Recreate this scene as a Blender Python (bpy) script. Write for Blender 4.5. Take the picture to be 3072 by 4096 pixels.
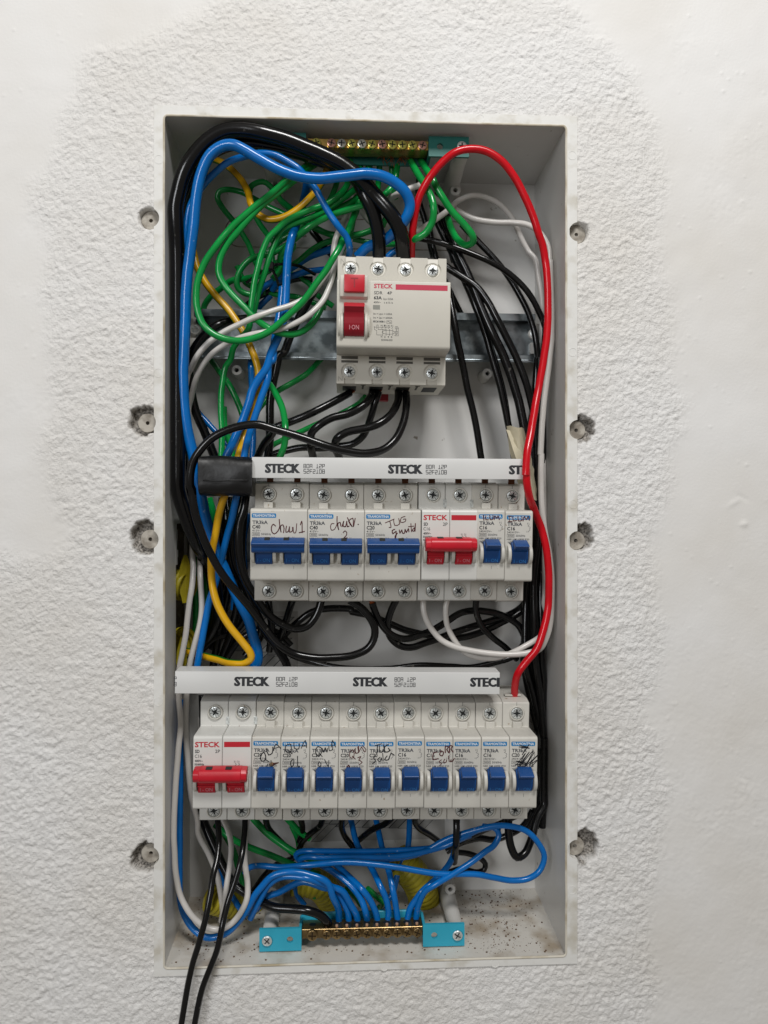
import bpy, bmesh, math, random
import numpy as np
from mathutils import Vector, Matrix

for o in list(bpy.data.objects): bpy.data.objects.remove(o)
S = 0.001                      # everything below is written in millimetres
scene = bpy.context.scene
C = bpy.context.collection
R = math.radians
random.seed(3)

# ------------------------------------------------------------------ camera
cam_d = bpy.data.cameras.new('camera'); cam = bpy.data.objects.new('camera', cam_d); C.objects.link(cam)
cam.location = (0, -0.495, 0)
cam.rotation_euler = (R(90), 0, R(-3.0))
cam_d.sensor_fit = 'HORIZONTAL'; cam_d.sensor_width = 36.0; cam_d.lens = 36.0*3081/3072
cam_d.clip_start = 0.01; cam_d.clip_end = 50
scene.camera = cam
# ------------------------------------------------------------------ light
world = bpy.data.worlds.new('World'); scene.world = world; world.use_nodes = True
bg = world.node_tree.nodes['Background']
bg.inputs[0].default_value = (1.0, 0.94, 0.85, 1); bg.inputs[1].default_value = 0.18
def area(name, loc, target, sx, sy, power, col):
    l = bpy.data.lights.new(name, 'AREA'); l.shape = 'RECTANGLE'; l.size = sx; l.size_y = sy; l.energy = power; l.color = col
    o = bpy.data.objects.new(name, l); C.objects.link(o); o.location = loc
    o.rotation_euler = (Vector(target)-Vector(loc)).to_track_quat('-Z', 'Y').to_euler()
    return o
area('ceiling_lamp', (0.16, -0.95, 1.12), (0.06, 0, 0.04), 0.40, 0.26, 13.8, (1.0, 0.99, 0.975))
area('window_light', (-1.15, -2.3, 0.6), (0.05, 0, 0), 0.7, 0.8, 19.0, (0.95, 0.97, 1.0))
scene.view_settings.view_transform = 'Standard'; scene.view_settings.look = 'None'
scene.view_settings.exposure = 0.0; scene.view_settings.gamma = 1.0

# ------------------------------------------------------------------ materials
def lin(h):
    if isinstance(h, str):
        v = [int(h[i:i+2], 16)/255 for i in (0, 2, 4)]
        return tuple(((x+.055)/1.055)**2.4 if x > .04 else x/12.92 for x in v)
    return h
MATS = {}
def mat(name, col, rough=.5, metal=0., var=.0, vscale=60., col2=None, bump=0., bscale=400., spec=.5, coat=0., thr=None, scuff=None):
    if name in MATS: return MATS[name]
    m = bpy.data.materials.new(name); m.use_nodes = True; nt = m.node_tree; b = nt.nodes['Principled BSDF']
    c = lin(col)
    b.inputs['Roughness'].default_value = rough; b.inputs['Metallic'].default_value = metal
    b.inputs['Specular IOR Level'].default_value = spec; b.inputs['Coat Weight'].default_value = coat
    tc = nt.nodes.new('ShaderNodeTexCoord')
    n = nt.nodes.new('ShaderNodeTexNoise'); n.inputs['Scale'].default_value = vscale; n.inputs['Detail'].default_value = 6
    geo = nt.nodes.new('ShaderNodeNewGeometry')
    nt.links.new(geo.outputs['Position'], n.inputs['Vector'])
    r = nt.nodes.new('ShaderNodeValToRGB')
    if col2 is None:
        a = tuple(max(0, x*(1-var)) for x in c); d = tuple(min(1, x*(1+var)) for x in c)
    else: a, d = lin(col2), c
    lo, hi = thr or (.35, .65)
    r.color_ramp.elements[0].position = lo; r.color_ramp.elements[1].position = hi
    r.color_ramp.elements[0].color = (*a, 1); r.color_ramp.elements[1].color = (*d, 1)
    nt.links.new(n.outputs['Fac'], r.inputs['Fac']); nt.links.new(r.outputs['Color'], b.inputs['Base Color'])
    if bump > 0:
        n2 = nt.nodes.new('ShaderNodeTexNoise'); n2.inputs['Scale'].default_value = bscale; n2.inputs['Detail'].default_value = 4
        nt.links.new(geo.outputs['Position'], n2.inputs['Vector'])
        bp = nt.nodes.new('ShaderNodeBump'); bp.inputs['Strength'].default_value = 1; bp.inputs['Distance'].default_value = bump*S
        nt.links.new(n2.outputs['Fac'], bp.inputs['Height']); nt.links.new(bp.outputs['Normal'], b.inputs['Normal'])
    if scuff:
        n4 = nt.nodes.new('ShaderNodeTexNoise'); n4.inputs['Scale'].default_value = scuff[0]; n4.inputs['Detail'].default_value = 3
        nt.links.new(geo.outputs['Position'], n4.inputs['Vector'])
        r4 = nt.nodes.new('ShaderNodeValToRGB'); r4.color_ramp.elements[0].position = scuff[1]; r4.color_ramp.elements[1].position = scuff[1]+.05
        nt.links.new(n4.outputs['Fac'], r4.inputs['Fac'])
        mx = nt.nodes.new('ShaderNodeMix'); mx.data_type = 'RGBA'; nt.links.new(r4.outputs['Color'], mx.inputs[0])
        nt.links.new(r.outputs['Color'], mx.inputs[6]); mx.inputs[7].default_value = (*lin(scuff[2]), 1); nt.links.new(mx.outputs[2], b.inputs['Base Color'])
    MATS[name] = m; return m
M_BODY = mat('breaker_plastic', 'C9C6BE', .42, var=.07, vscale=45, bump=.03, bscale=900, scuff=(260, .7, '9C8C78'))
M_BODYW = mat('bright_plastic', 'D6D5D0', .36, var=.03, vscale=35, bump=.02, bscale=900)
M_RCD = mat('switch_plastic', 'C9C5BA', .45, var=.03, vscale=30, bump=.03, bscale=1200)
M_BAR = mat('busbar_plastic', 'CFCFCD', .34, var=.04, vscale=18)
M_BLUE = mat('blue_lever', '094380', .38, var=.1, vscale=80)
M_REDL = mat('red_lever', 'C01428', .36, var=.08, vscale=80)
M_REDD = mat('dark_red_lever', '8E0E20', .34, var=.08, vscale=80)
M_SCREW = mat('screw_steel', 'E2E6E5', .3, .7, var=.25, vscale=500, bump=.12, bscale=900)
M_SLOTB = mat('bronze_slot', '3A2E1E', .5, .4)
M_SLOT = mat('slot_dark', '121616', .6)
M_BRASS = mat('brass', 'C2A05A', .3, .8, var=.2, vscale=90, bump=.05)
PLATED = [mat('plated_yellow', 'E0D873', .22, .75, var=.1), mat('plated_pink', 'DBA695', .22, .75, var=.1), mat('plated_white', 'DAD9CE', .2, .75, var=.1)]
M_BRASSS = mat('plated_brass', 'CDBB72', .25, 1., var=.3, vscale=220)
M_BRONZE = mat('tarnished_brass', '8A7450', .28, .9, var=.3, vscale=220)
M_COPPER = mat('copper', 'B0623C', .35, 1., var=.25, vscale=500, bump=.1, bscale=2000)
M_RAIL = mat('galvanised_steel', 'A9B2B6', .34, 1., col2='6E767A', vscale=75, thr=(.42, .56), bump=.05)
M_TEAL = mat('teal_plastic', '17665E', .42, var=.06)
M_CYAN = mat('cyan_plastic', '2FA3BE', .42, var=.06)
M_TAPE = mat('black_tape', '0A0A0B', .42, bump=.7, bscale=70)
M_MASK = mat('masking_tape', 'BDB49A', .6, var=.1, bump=.2, bscale=300)
M_YEL = mat('conduit_yellow', 'A79A22', .5, var=.2, vscale=60)
M_CEM = mat('cement', '8A8378', .9, var=.3, vscale=150, bump=.6, bscale=500)
M_LUG = mat('dusty_plastic', 'B4AEA3', .6, col2='837B70', vscale=170, thr=(.38, .6), bump=.2, bscale=300)
M_FLANGE = mat('flange_plastic', 'E3E2DE', .5, col2='C6C1B5', vscale=70, thr=(.3, .5), bump=.25, bscale=180)
M_EDGE = mat('yellowed_edge', 'B5A88E', .55, var=.15, vscale=120)
M_BOX = mat('box_plastic', 'D3D2CF', .3, var=.035, vscale=14, bump=.12, bscale=30, scuff=(120, .72, '8E877C'))
M_BOXD = mat('dirty_box_plastic', 'D2CEC6', .5, col2='A39684', vscale=42, thr=(.32, .52), bump=.12, bscale=120)
M_INK = mat('print_black', '2A2C30', .6); M_INKG = mat('print_grey', '4A4D52', .6)
M_INKR = mat('print_red', 'BE1E2E', .5); M_INKP = mat('print_crimson', 'C22F4C', .5)
M_INKW = mat('print_white', 'D8DDE2', .5); M_INKB = mat('badge_blue', '157AB4', .45)
M_PEN = mat('pen_brown', '561B20', .5); M_PENK = mat('pen_black', '26262A', .5)
M_EMB = mat('embossed_blue', '2E74B8', .4); M_EMBR = mat('embossed_pink', 'D08890', .4)
M_DIRT = mat('dirt', '66513E', .9, var=.4, vscale=300)
M_WHITEP = mat('white_post', 'C9C7C2', .45, var=.05)
WM = {'K': mat('black_insulation', '09090A', .2, var=.2, bump=.06, bscale=260, scuff=(160, .70, '4A4844')),
      'W': mat('white_insulation', 'D0CCC7', .26, var=.04), 'R': mat('red_insulation', 'C80418', .24, var=.06),
      'B': mat('blue_insulation', '0068B6', .2, var=.1, bump=.05, bscale=260, scuff=(150, .71, 'A9BCC8')),
      'G': mat('green_insulation', '0A8E3E', .18, var=.1, bump=.03, bscale=300),
      'Y': mat('yellow_insulation', 'D8A410', .26, var=.06)}
M_GS = mat('green_stripe', '1E6B1C', .32, var=.08)

# ------------------------------------------------------------------ mesh helpers
def finish(me, mats, ang=32, smooth=True):
    for m in mats: me.materials.append(m)
    if smooth and len(me.polygons):
        me.polygons.foreach_set('use_smooth', [True]*len(me.polygons))
        me.set_sharp_from_angle(angle=R(ang))
    me.update()
    return me
def link(name, me, parent=None, loc=None, rot=None):
    o = bpy.data.objects.new(name, me); C.objects.link(o)
    if parent is not None: o.parent = parent
    if loc: o.location = [c*S for c in loc]
    if rot: o.rotation_euler = rot
    return o
class MB:
    def __init__(s): s.bm = bmesh.new()
    def _mi(s, geom_faces, mi):
        for f in geom_faces: f.material_index = mi
    def box(s, x0, x1, y0, y1, z0, z1, bev=0., mi=0, seg=1):
        t = bmesh.new(); bmesh.ops.create_cube(t, size=1)
        bmesh.ops.scale(t, vec=((x1-x0), (y1-y0), (z1-z0)), verts=t.verts)
        bmesh.ops.translate(t, vec=((x0+x1)/2, (y0+y1)/2, (z0+z1)/2), verts=t.verts)
        if bev: bmesh.ops.bevel(t, geom=t.edges[:], offset=bev, segments=seg, affect='EDGES', profile=.6)
        s.merge(t, mi); return s
    def merge(s, t, mi=0):
        mp = {v: s.bm.verts.new(v.co) for v in t.verts}
        for f in t.faces:
            try: nf = s.bm.faces.new([mp[v] for v in f.verts]); nf.material_index = mi
            except ValueError: pass
        t.free()
    def prism(s, prof, x0, x1, bev=0., mi=0, seg=1):            # profile in (y,z), extruded along x
        t = bmesh.new(); a = [t.verts.new((x0, y, z)) for y, z in prof]; b = [t.verts.new((x1, y, z)) for y, z in prof]
        n = len(prof); t.faces.new(a); t.faces.new(b[::-1])
        for i in range(n): t.faces.new((a[i], b[i], b[(i+1) % n], a[(i+1) % n]))
        bmesh.ops.recalc_face_normals(t, faces=t.faces)
        if bev: bmesh.ops.bevel(t, geom=t.edges[:], offset=bev, segments=seg, affect='EDGES', profile=.6)
        s.merge(t, mi); return s
    def lathe(s, cx, cy, cz, prof, n=20, mi=0, axis='y', cap=True):   # prof list of (r, depth) along axis
        rings = []
        for r, d in prof:
            ring = []
            for i in range(n):
                a = 2*math.pi*i/n
                if axis == 'y': p = (cx+r*math.cos(a), cy+d, cz+r*math.sin(a))
                elif axis == 'x': p = (cx+d, cy+r*math.cos(a), cz+r*math.sin(a))
                else: p = (cx+r*math.cos(a), cy+r*math.sin(a), cz+d)
                ring.append(s.bm.verts.new(p))
            rings.append(ring)
        for a, b in zip(rings, rings[1:]):
            for i in range(n): s.bm.faces.new((a[i], a[(i+1) % n], b[(i+1) % n], b[i])).material_index = mi
        if cap:
            s.bm.faces.new(rings[-1]).material_index = mi
        return s
    def tube(s, pts, r, n=12, mi=0, mi2=None, cap=True, twist=0.):
        P = [Vector(p) for p in pts]; rings = []; t0 = (P[1]-P[0]).normalized()
        ref = Vector((0, -1, 0)) if abs(t0.y) < .9 else Vector((1, 0, 0))
        nrm = (ref-t0*ref.dot(t0)).normalized()
        for i, p in enumerate(P):
            t = (P[min(i+1, len(P)-1)]-P[max(i-1, 0)]).normalized()
            nrm = (nrm-t*nrm.dot(t)).normalized(); bn = t.cross(nrm)
            rr = r[i] if isinstance(r, (list, tuple)) else r
            rings.append([s.bm.verts.new(p+(nrm*math.cos(2*math.pi*k/n+twist*i)+bn*math.sin(2*math.pi*k/n+twist*i))*rr) for k in range(n)])
        for a, b in zip(rings, rings[1:]):
            for k in range(n):
                f = s.bm.faces.new((a[k], a[(k+1) % n], b[(k+1) % n], b[k])); f.material_index = (mi2 if (mi2 is not None and k in (2, 3, 4, 5, 6)) else mi)
        if cap:
            s.bm.faces.new(rings[0][::-1]).material_index = mi; s.bm.faces.new(rings[-1]).material_index = mi
        return s
    def poly(s, pts, y, mi=0):
        f = s.bm.faces.new([s.bm.verts.new((x, y, z)) for x, z in pts]); f.material_index = mi
        if f.normal.y > 0: f.normal_flip()
        f.normal_update()
        if f.normal.y > 0: f.normal_flip()
        return s
    def mesh(s, name, mats, ang=32, smooth=True, recalc=True):
        if recalc: bmesh.ops.recalc_face_normals(s.bm, faces=s.bm.faces)
        bmesh.ops.scale(s.bm, vec=(S, S, S), verts=s.bm.verts)
        me = bpy.data.meshes.new(name); s.bm.to_mesh(me); s.bm.free()
        if not isinstance(mats, (list, tuple)): mats = [mats]
        return finish(me, mats, ang, smooth)
def catmull(p, k=6):
    p = [Vector(q) for q in p]
    if len(p) == 2: p.insert(1, (p[0]+p[1])/2)
    q = [p[0]*2-p[1]]+p+[p[-1]*2-p[-2]]; out = []
    for i in range(1, len(q)-2):
        a, b, c, d = q[i-1:i+3]
        ta = (b-a).length**.5+1e-6; tb = (c-b).length**.5+1e-6; tc = (d-c).length**.5+1e-6
        m1 = (b-a)/ta-(c-a)/(ta+tb)+(c-b)/tb; m2 = (c-b)/tb-(d-b)/(tb+tc)+(d-c)/tc
        m1 *= tb; m2 *= tb
        n = max(2, min(k, int((c-b).length/2.5)+1))
        for j in range(n):
            t = j/n; t2 = t*t; t3 = t2*t
            out.append(b*(2*t3-3*t2+1)+m1*(t3-2*t2+t)+c*(-2*t3+3*t2)+m2*(t3-t2))
    out.append(p[-1]); return out
def tag(o, label=None, cat=None, group=None, kind=None):
    if label: o['label'] = label
    if cat: o['category'] = cat
    if group: o['group'] = group
    if kind: o['kind'] = kind
    return o
def thing(name, label, cat, loc=(0, 0, 0), group=None, rot=None):
    o = bpy.data.objects.new(name, None); C.objects.link(o); o.empty_display_size = .01
    o.location = [c*S for c in loc]
    if rot: o.rotation_euler = rot
    return tag(o, label, cat, group)
CACHE = {}
def part(name, key, build, mats, parent, loc=(0, 0, 0), ang=32, rot=None):
    if key is None or key not in CACHE:
        b = MB(); build(b); me = b.mesh(name, mats, ang)
        if key is not None: CACHE[key] = me
    else: me = CACHE[key]
    return link(name, me, parent, loc, rot)

# flat print: text fitted into a rectangle, in (x,z), later laid on a face
TXT = {}
def glyphs(s, bold):
    k = (s, bold)
    if k in TXT: return TXT[k]
    cu = bpy.data.curves.new('t', 'FONT'); cu.body = s; cu.size = 1; cu.resolution_u = 2; cu.offset = .03 if bold else .006
    o = bpy.data.objects.new('t', cu); C.objects.link(o); bpy.context.view_layer.update()
    me = bpy.data.meshes.new_from_object(o.evaluated_get(bpy.context.evaluated_depsgraph_get()))
    v = np.array([x.co[:] for x in me.vertices]).reshape(-1, 3); f = [tuple(p.vertices) for p in me.polygons]
    bpy.data.objects.remove(o); bpy.data.curves.remove(cu); bpy.data.meshes.remove(me)
    TXT[k] = (v, f); return TXT[k]
def text(b, s, x0, x1, z0, z1, y, mi=0, bold=False, tf=None):
    v, f = glyphs(s, bold)
    mn, mx = v.min(0), v.max(0); out = []
    for p in v:
        X = x0+(p[0]-mn[0])/(mx[0]-mn[0])*(x1-x0); Z = z0+(p[1]-mn[1])/(mx[1]-mn[1])*(z1-z0)
        out.append(b.bm.verts.new(tf(X, Z) if tf else (X, y, Z)))
    for q in f:
        try: b.bm.faces.new([out[i] for i in q]).material_index = mi
        except ValueError: pass
def line(b, pts, w, y, mi=0):                                     # thin flat stroke
    for (x0, z0), (x1, z1) in zip(pts, pts[1:]):
        dx, dz = x1-x0, z1-z0; L = math.hypot(dx, dz) or 1; nx, nz = -dz/L*w/2, dx/L*w/2; ex, ez = dx/L*w*.3, dz/L*w*.3
        b.poly([(x0-nx-ex, z0-nz-ez), (x1-nx+ex, z1-nz+ez), (x1+nx+ex, z1+nz+ez), (x0+nx-ex, z0+nz-ez)], y, mi)
def rect(b, x0, x1, z0, z1, y, mi=0): b.poly([(x0, z0), (x1, z0), (x1, z1), (x0, z1)], y, mi)

WIRES = [
 ('K',5.0,'','thick black main cable arching over the top of the box and down its left side','black wires in the box',"40.5,25.0,171.8 38.7,15.0,180.5 36.0,12.0,188.3 29.9,10.0,197.3 21.0,10.0,207.1 11.7,8.0,216.8 1.1,6.9,224.9 -8.6,5.9,229.9 -24.3,4.5,235.5 -37.3,3.4,239.8 -52.7,2.0,243.1 -66.6,2.5,244.8 -78.7,2.9,242.5 -90.0,3.4,234.6 -100.4,4.0,220.3 -106.6,7.1,204.1 -109.8,10.0,187.7 -111.4,14.0,169.5 -111.6,14.9,134.4 -112.0,16.0,90.3 -111.7,16.0,61.7 -110.2,16.0,35.0 -108.9,16.0,17.9 -105.6,18.0,3.5 -100.9,26.0,-13.8 -96.7,34.0,-25.8 -92.8,45.0,-37.7 -89.8,55.0,-58.7 -90.9,62.0,-76.7 -97.0,66.0,-89.7 -106.0,70.0,-98.6 -116.5,74.0,-102.7"),
 ('K',4.6,'','second thick black cable nested inside the outer arch beside the blue cable','black wires in the box',"24.1,25.0,171.5 23.3,18.0,184.3 20.1,14.0,195.7 14.1,12.0,207.7 6.5,16.0,222.8 -7.0,16.0,229.7 -24.8,15.3,235.6 -42.6,14.6,239.8 -59.3,14.0,241.6 -73.5,14.6,241.2 -84.1,15.0,237.2 -93.0,15.5,230.9 -100.1,16.0,219.5 -105.5,20.7,207.9 -108.8,26.0,193.7 -110.4,28.0,165.2 -111.5,30.0,111.0 -111.0,30.0,63.4 -109.7,30.0,36.0 -110.0,30.0,21.0 -105.9,32.0,8.8 -103.0,40.0,-4.3 -98.3,50.0,-21.2 -92.3,62.0,-49.2 -89.1,68.0,-70.6 -89.4,70.0,-84.8 -95.6,74.0,-99.4"),
 ('K',2.63,'s','black wire looping from under the main switch round the left to the second upper breaker','black wires in the box',"42.5,28.0,81.3 42.0,22.0,70.9 39.7,16.0,59.3 34.5,10.0,48.4 25.9,6.0,40.9 14.0,2.0,37.9 2.4,0.0,38.9 -12.0,-2.0,42.4 -26.4,-2.0,47.6 -43.6,-2.0,52.6 -55.7,-2.0,55.5 -71.1,-2.0,52.9 -82.2,-2.0,47.6 -90.7,-2.0,39.0 -96.0,-1.1,29.6 -97.4,0.0,16.8 -96.6,2.0,14.4 -95.9,3.1,5.2 -93.7,4.3,-5.2 -89.1,6.0,-19.5 -83.3,8.0,-32.0 -76.2,10.0,-43.4 -68.2,14.3,-54.5 -61.1,18.0,-64.4 -49.7,24.0,-81.2 -42.6,26.0,-89.8 -33.7,28.0,-95.7 -20.9,28.0,-98.6 -7.1,28.0,-98.7 6.6,28.0,-97.0 15.8,28.0,-93.0 20.4,28.0,-87.0 21.3,28.0,-79.7 18.1,28.0,-72.3 11.7,29.0,-65.0 3.9,30.0,-60.0"),
 ('K',2.69,'','glossy black wire dropping left of the first breaker and hooking up under the second breaker','black wires in the box',"-64.5,20.0,24.5 -64.5,20.0,14.6 -65.5,18.0,2.2 -68.6,18.0,-7.3 -69.6,18.0,-20.0 -68.9,19.8,-30.9 -65.4,22.0,-44.5 -60.0,24.6,-55.0 -51.9,28.0,-68.1 -41.9,28.8,-75.6 -32.8,29.5,-79.0 -25.5,30.0,-77.8 -20.1,30.7,-72.4 -16.9,31.4,-66.0 -15.0,32.0,-59.6"),
 ('K',2.91,'','black wire running behind the glossy one beside the first breaker down to the lower busbar','black wires in the box',"-68.2,36.0,25.3 -76.3,36.0,-7.5 -77.0,36.4,-20.7 -74.5,37.0,-37.2 -66.7,37.6,-52.4 -62.1,38.0,-63.8 -54.1,41.2,-82.9 -45.9,43.3,-94.7 -40.4,45.0,-104.5 -38.0,45.0,-112.1"),
 ('K',2.58,'s','upper black wire sloping left from the first lower terminal of the main switch','black wires in the box',"4.4,30.0,81.0 -1.2,26.0,77.3 -9.7,24.4,72.7 -21.7,22.0,66.2 -33.8,23.0,60.8 -45.9,24.0,56.0 -48.4,30.0,52.8 -54.5,36.0,46.8 -59.6,40.0,36.9"),
 ('K',2.69,'','black wire curving down from the second lower terminal of the main switch to the busbar','black wires in the box',"19.8,30.0,84.2 18.3,24.0,77.7 12.1,20.0,70.4 2.5,19.3,65.4 -8.4,18.6,62.3 -16.7,18.0,57.3 -21.6,20.1,52.1 -22.0,22.0,45.7 -20.6,34.0,36.8"),
 ('K',2.46,'s','black wire sweeping low and left from the second terminal, passing behind the others','black wires in the box',"23.7,28.0,81.4 21.5,26.0,74.4 17.9,30.0,62.6 13.8,36.0,53.3 6.3,40.0,47.4 -3.7,42.0,45.6 -16.3,43.5,44.4 -28.9,45.0,45.1 -41.6,46.8,42.7 -50.1,48.0,39.9"),
 ('K',2.69,'','black wire from the third lower terminal of the main switch bent back above the busbar','black wires in the box',"37.4,30.0,84.3 36.3,24.0,74.2 31.3,16.0,64.6 23.3,12.0,58.1 13.2,12.7,55.1 2.4,13.5,52.8 -4.1,14.0,48.6 -5.7,20.0,44.4 -3.0,34.0,36.9"),
 ('K',2.91,'','black cable passing behind the top rail left of the main switch','black wires in the box',"-17.0,50.0,161.3 -23.6,48.0,150.1 -29.3,48.0,140.5 -35.9,48.0,127.1 -42.5,48.0,110.9 -44.4,48.1,110.7 -48.3,49.0,96.6 -51.2,50.0,80.5 -51.7,50.0,61.5 -52.2,50.0,47.1 -54.3,50.0,31.3"),
 ('K',3.14,'','black cable crossing the left end of the top rail under the white wires','black wires in the box',"-66.5,44.0,134.3 -75.3,40.0,131.8 -85.4,34.0,126.9 -94.6,34.0,119.4 -101.9,34.0,109.2 -106.9,41.0,99.4 -106.8,45.0,93.4 -103.6,47.8,72.2 -97.4,50.0,56.4 -89.9,50.0,37.5"),
 ('K',2.13,'','black wire crossing from the main switch to the top right beside the red wire','black wires in the box',"51.1,50.0,194.6 68.0,46.0,190.2 81.2,44.2,185.5 96.3,42.0,178.8 109.6,41.3,172.1 121.0,40.6,163.5 129.5,40.0,154.0 136.5,41.0,142.9 141.6,42.0,131.7 143.8,46.0,117.3 142.7,50.0,98.7 143.3,56.0,70.3"),
 ('K',2.24,'','shiny black wire curving furthest right above the end of the top rail','black wires in the box',"85.0,56.0,206.7 90.2,52.0,199.5 96.0,51.4,193.5 107.4,50.0,180.7 115.1,49.4,170.9 122.8,48.7,159.2 129.5,48.0,146.6 134.4,48.0,133.1 137.3,48.0,119.6 139.3,49.8,103.5 139.3,52.0,84.4"),
 ('K',2.58,'','black wire leaving the side of the main switch and bending down past the tan tape','black wires in the box',"70.2,48.0,175.5 83.4,45.7,166.4 92.8,44.0,159.3 100.1,42.2,149.4 107.4,40.0,135.6 115.1,40.0,120.5 121.8,40.0,106.3 127.6,40.0,92.0 131.7,41.2,77.9 134.4,42.4,63.8 136.3,44.0,44.8 136.5,46.7,7.7 135.5,50.0,-38.1"),
 ('K',2.46,'','black wire of the right bundle ending behind the end of the upper busbar','black wires in the box',"63.9,60.0,222.5 68.5,58.0,207.1 74.2,56.1,193.8 80.8,54.0,178.6 88.1,50.8,161.2 93.4,48.0,146.1 101.2,48.0,125.0 106.1,48.0,107.7 110.9,48.0,90.3 116.0,48.8,69.2 120.0,49.4,50.0 123.6,50.0,34.5"),
 ('K',3.14,'','thickest black wire of the right bundle entering the tan tape','black wires in the box',"72.9,54.0,213.5 80.2,50.0,187.0 88.5,47.3,167.0 95.8,44.7,147.1 103.9,42.0,127.4 111.6,42.0,111.3 118.4,42.0,94.2 123.2,42.0,78.0 126.6,42.0,60.8 130.0,42.0,44.6"),
 ('K',2.13,'','thin black wire deepest in the right bundle behind the top rail wires','black wires in the box',"70.5,66.0,216.1 78.0,62.0,194.0 85.3,58.0,173.1 94.6,54.9,147.9 102.9,52.0,124.9 110.0,53.1,103.8 115.1,54.0,84.5 119.5,56.0,60.4 123.9,58.0,35.0"),
 ('K',2.46,'','black wire hanging straight down right of the main switch to the busbar','black wires in the box',"74.9,54.0,159.1 79.9,48.0,126.6 83.9,49.0,107.6 87.9,50.0,88.5 93.1,51.4,69.4 99.2,54.0,34.7"),
 ('K',2.02,'','short black wire behind the top right corner of the main switch','black wires in the box',"62.3,64.0,209.2 64.7,63.4,194.2 69.1,62.8,179.3 78.0,62.0,159.4 86.9,62.0,140.8"),
 ('K',2.24,'','black wire behind the white wire along the right wall','black wires in the box',"150.7,54.0,114.2 150.3,54.4,94.7 147.5,54.9,75.1 146.0,55.5,50.7 145.3,56.0,26.8 147.8,58.0,-1.5 144.4,59.3,-48.1 146.9,60.0,-75.6"),
 ('K',2.42,'','short black wire behind the blue branch at upper left','black wires in the box',"-24.2,58.0,206.7 -22.7,58.0,201.4 -18.1,58.0,195.5 -12.9,58.0,188.8 -3.8,58.0,179.8"),
 ('K',2.46,'','black wire hanging from the first breaker terminal of the upper row','black wires in the box',"-51.3,32.0,-59.0 -50.5,37.8,-71.3 -49.6,42.5,-81.3 -52.2,50.0,-97.7"),
 ('K',2.46,'','black wire from the second terminal of the upper row leaning left','black wires in the box',"-34.4,32.0,-59.5 -38.0,37.6,-69.5 -42.2,44.3,-81.6 -46.5,50.0,-92.0"),
 ('K',2.46,'s','black wire with bare copper under the third upper breaker swinging right','black wires in the box',"19.6,30.0,-61.9 21.0,30.8,-67.1 24.3,32.0,-74.7 31.4,34.0,-83.5 41.8,36.0,-87.8 53.4,38.2,-85.2 63.0,40.0,-81.8 72.9,42.2,-76.5 82.8,44.5,-71.2 92.8,46.4,-69.8 105.8,48.9,-71.5 116.0,51.0,-75.2 125.3,53.0,-81.4 130.7,55.0,-90.5"),
 ('K',2.46,'','black wire from the sixth upper terminal looping low then right','black wires in the box',"36.4,32.0,-59.5 32.3,33.6,-68.5 30.1,35.2,-78.0 32.5,36.6,-86.7 39.2,38.0,-92.6 46.9,39.7,-94.2 57.6,42.0,-91.6 66.4,44.0,-89.1 76.3,46.4,-85.8 91.4,49.9,-81.6 106.7,53.4,-77.9 118.1,56.0,-74.9 129.4,62.0,-69.8 136.9,64.0,-61.2"),
 ('K',2.46,'','black wire arching behind the loops from lower left to the right bundle','black wires in the box',"-45.0,55.0,-90.0 -31.4,52.0,-77.1 -21.8,52.0,-70.5 -9.4,52.0,-68.2 6.9,52.0,-69.3 4.5,52.0,-70.2 19.0,52.0,-73.7 33.4,52.0,-79.6 45.1,52.8,-84.6 57.8,53.6,-87.7 72.6,54.5,-90.4 87.4,55.4,-89.7 102.3,56.4,-85.6 114.4,57.2,-79.9 126.5,58.0,-73.3 136.9,64.0,-65.2"),
 ('K',2.24,'','black wire below the ninth upper terminal sweeping down right','black wires in the box',"91.2,32.0,-59.8 91.7,34.5,-69.0 95.9,37.2,-78.8 103.1,40.0,-86.9 115.5,48.4,-97.0 124.8,55.0,-106.1"),
 ('K',2.24,'','black wire lying just above the lower busbar cover','black wires in the box',"-50.3,50.0,-89.1 -44.5,48.7,-93.7 -35.8,46.7,-100.1 -21.5,44.0,-104.5 -2.6,40.0,-108.1 32.7,40.0,-109.0 51.9,42.9,-107.7 76.3,46.5,-109.3 91.2,48.6,-110.4 106.2,50.8,-108.1 121.4,53.1,-103.8 130.7,55.0,-94.4"),
 ('K',1.93,'','left of the two black wires hanging out over the bottom edge of the box','black wires in the box',"-84.9,28.0,-204.8 -82.2,18.0,-214.3 -81.7,10.8,-223.6 -83.2,4.0,-231.9 -84.7,-2.0,-243.6 -87.0,-6.0,-256.9 -90.4,-8.0,-270.1 -94.6,-8.0,-283.6 -97.5,-8.0,-297.0 -106.4,-9.0,-355.3"),
 ('K',1.93,'','right of the two black wires hanging out over the bottom edge of the box','black wires in the box',"-66.4,28.0,-206.1 -65.6,18.0,-214.7 -66.5,8.0,-226.2 -70.2,3.9,-238.2 -74.0,0.0,-249.2 -76.0,-6.0,-259.7 -78.7,-8.0,-273.0 -82.9,-8.0,-283.9 -88.3,-8.0,-298.2 -98.8,-9.0,-355.6"),
 ('K',2.91,'','black wire running along the bottom into the left end of the neutral bar','black wires in the box',"-103.1,50.0,-204.5 -93.6,44.0,-222.2 -87.3,40.0,-233.7 -82.2,36.8,-242.6 -75.3,33.1,-252.1 -66.6,30.0,-257.3 -57.9,25.4,-259.8 -47.5,20.0,-262.3 -33.8,16.7,-262.5 -23.0,14.0,-262.6 -15.9,15.1,-266.0 -11.4,16.0,-270.6 -10.0,26.0,-279.7"),
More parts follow.
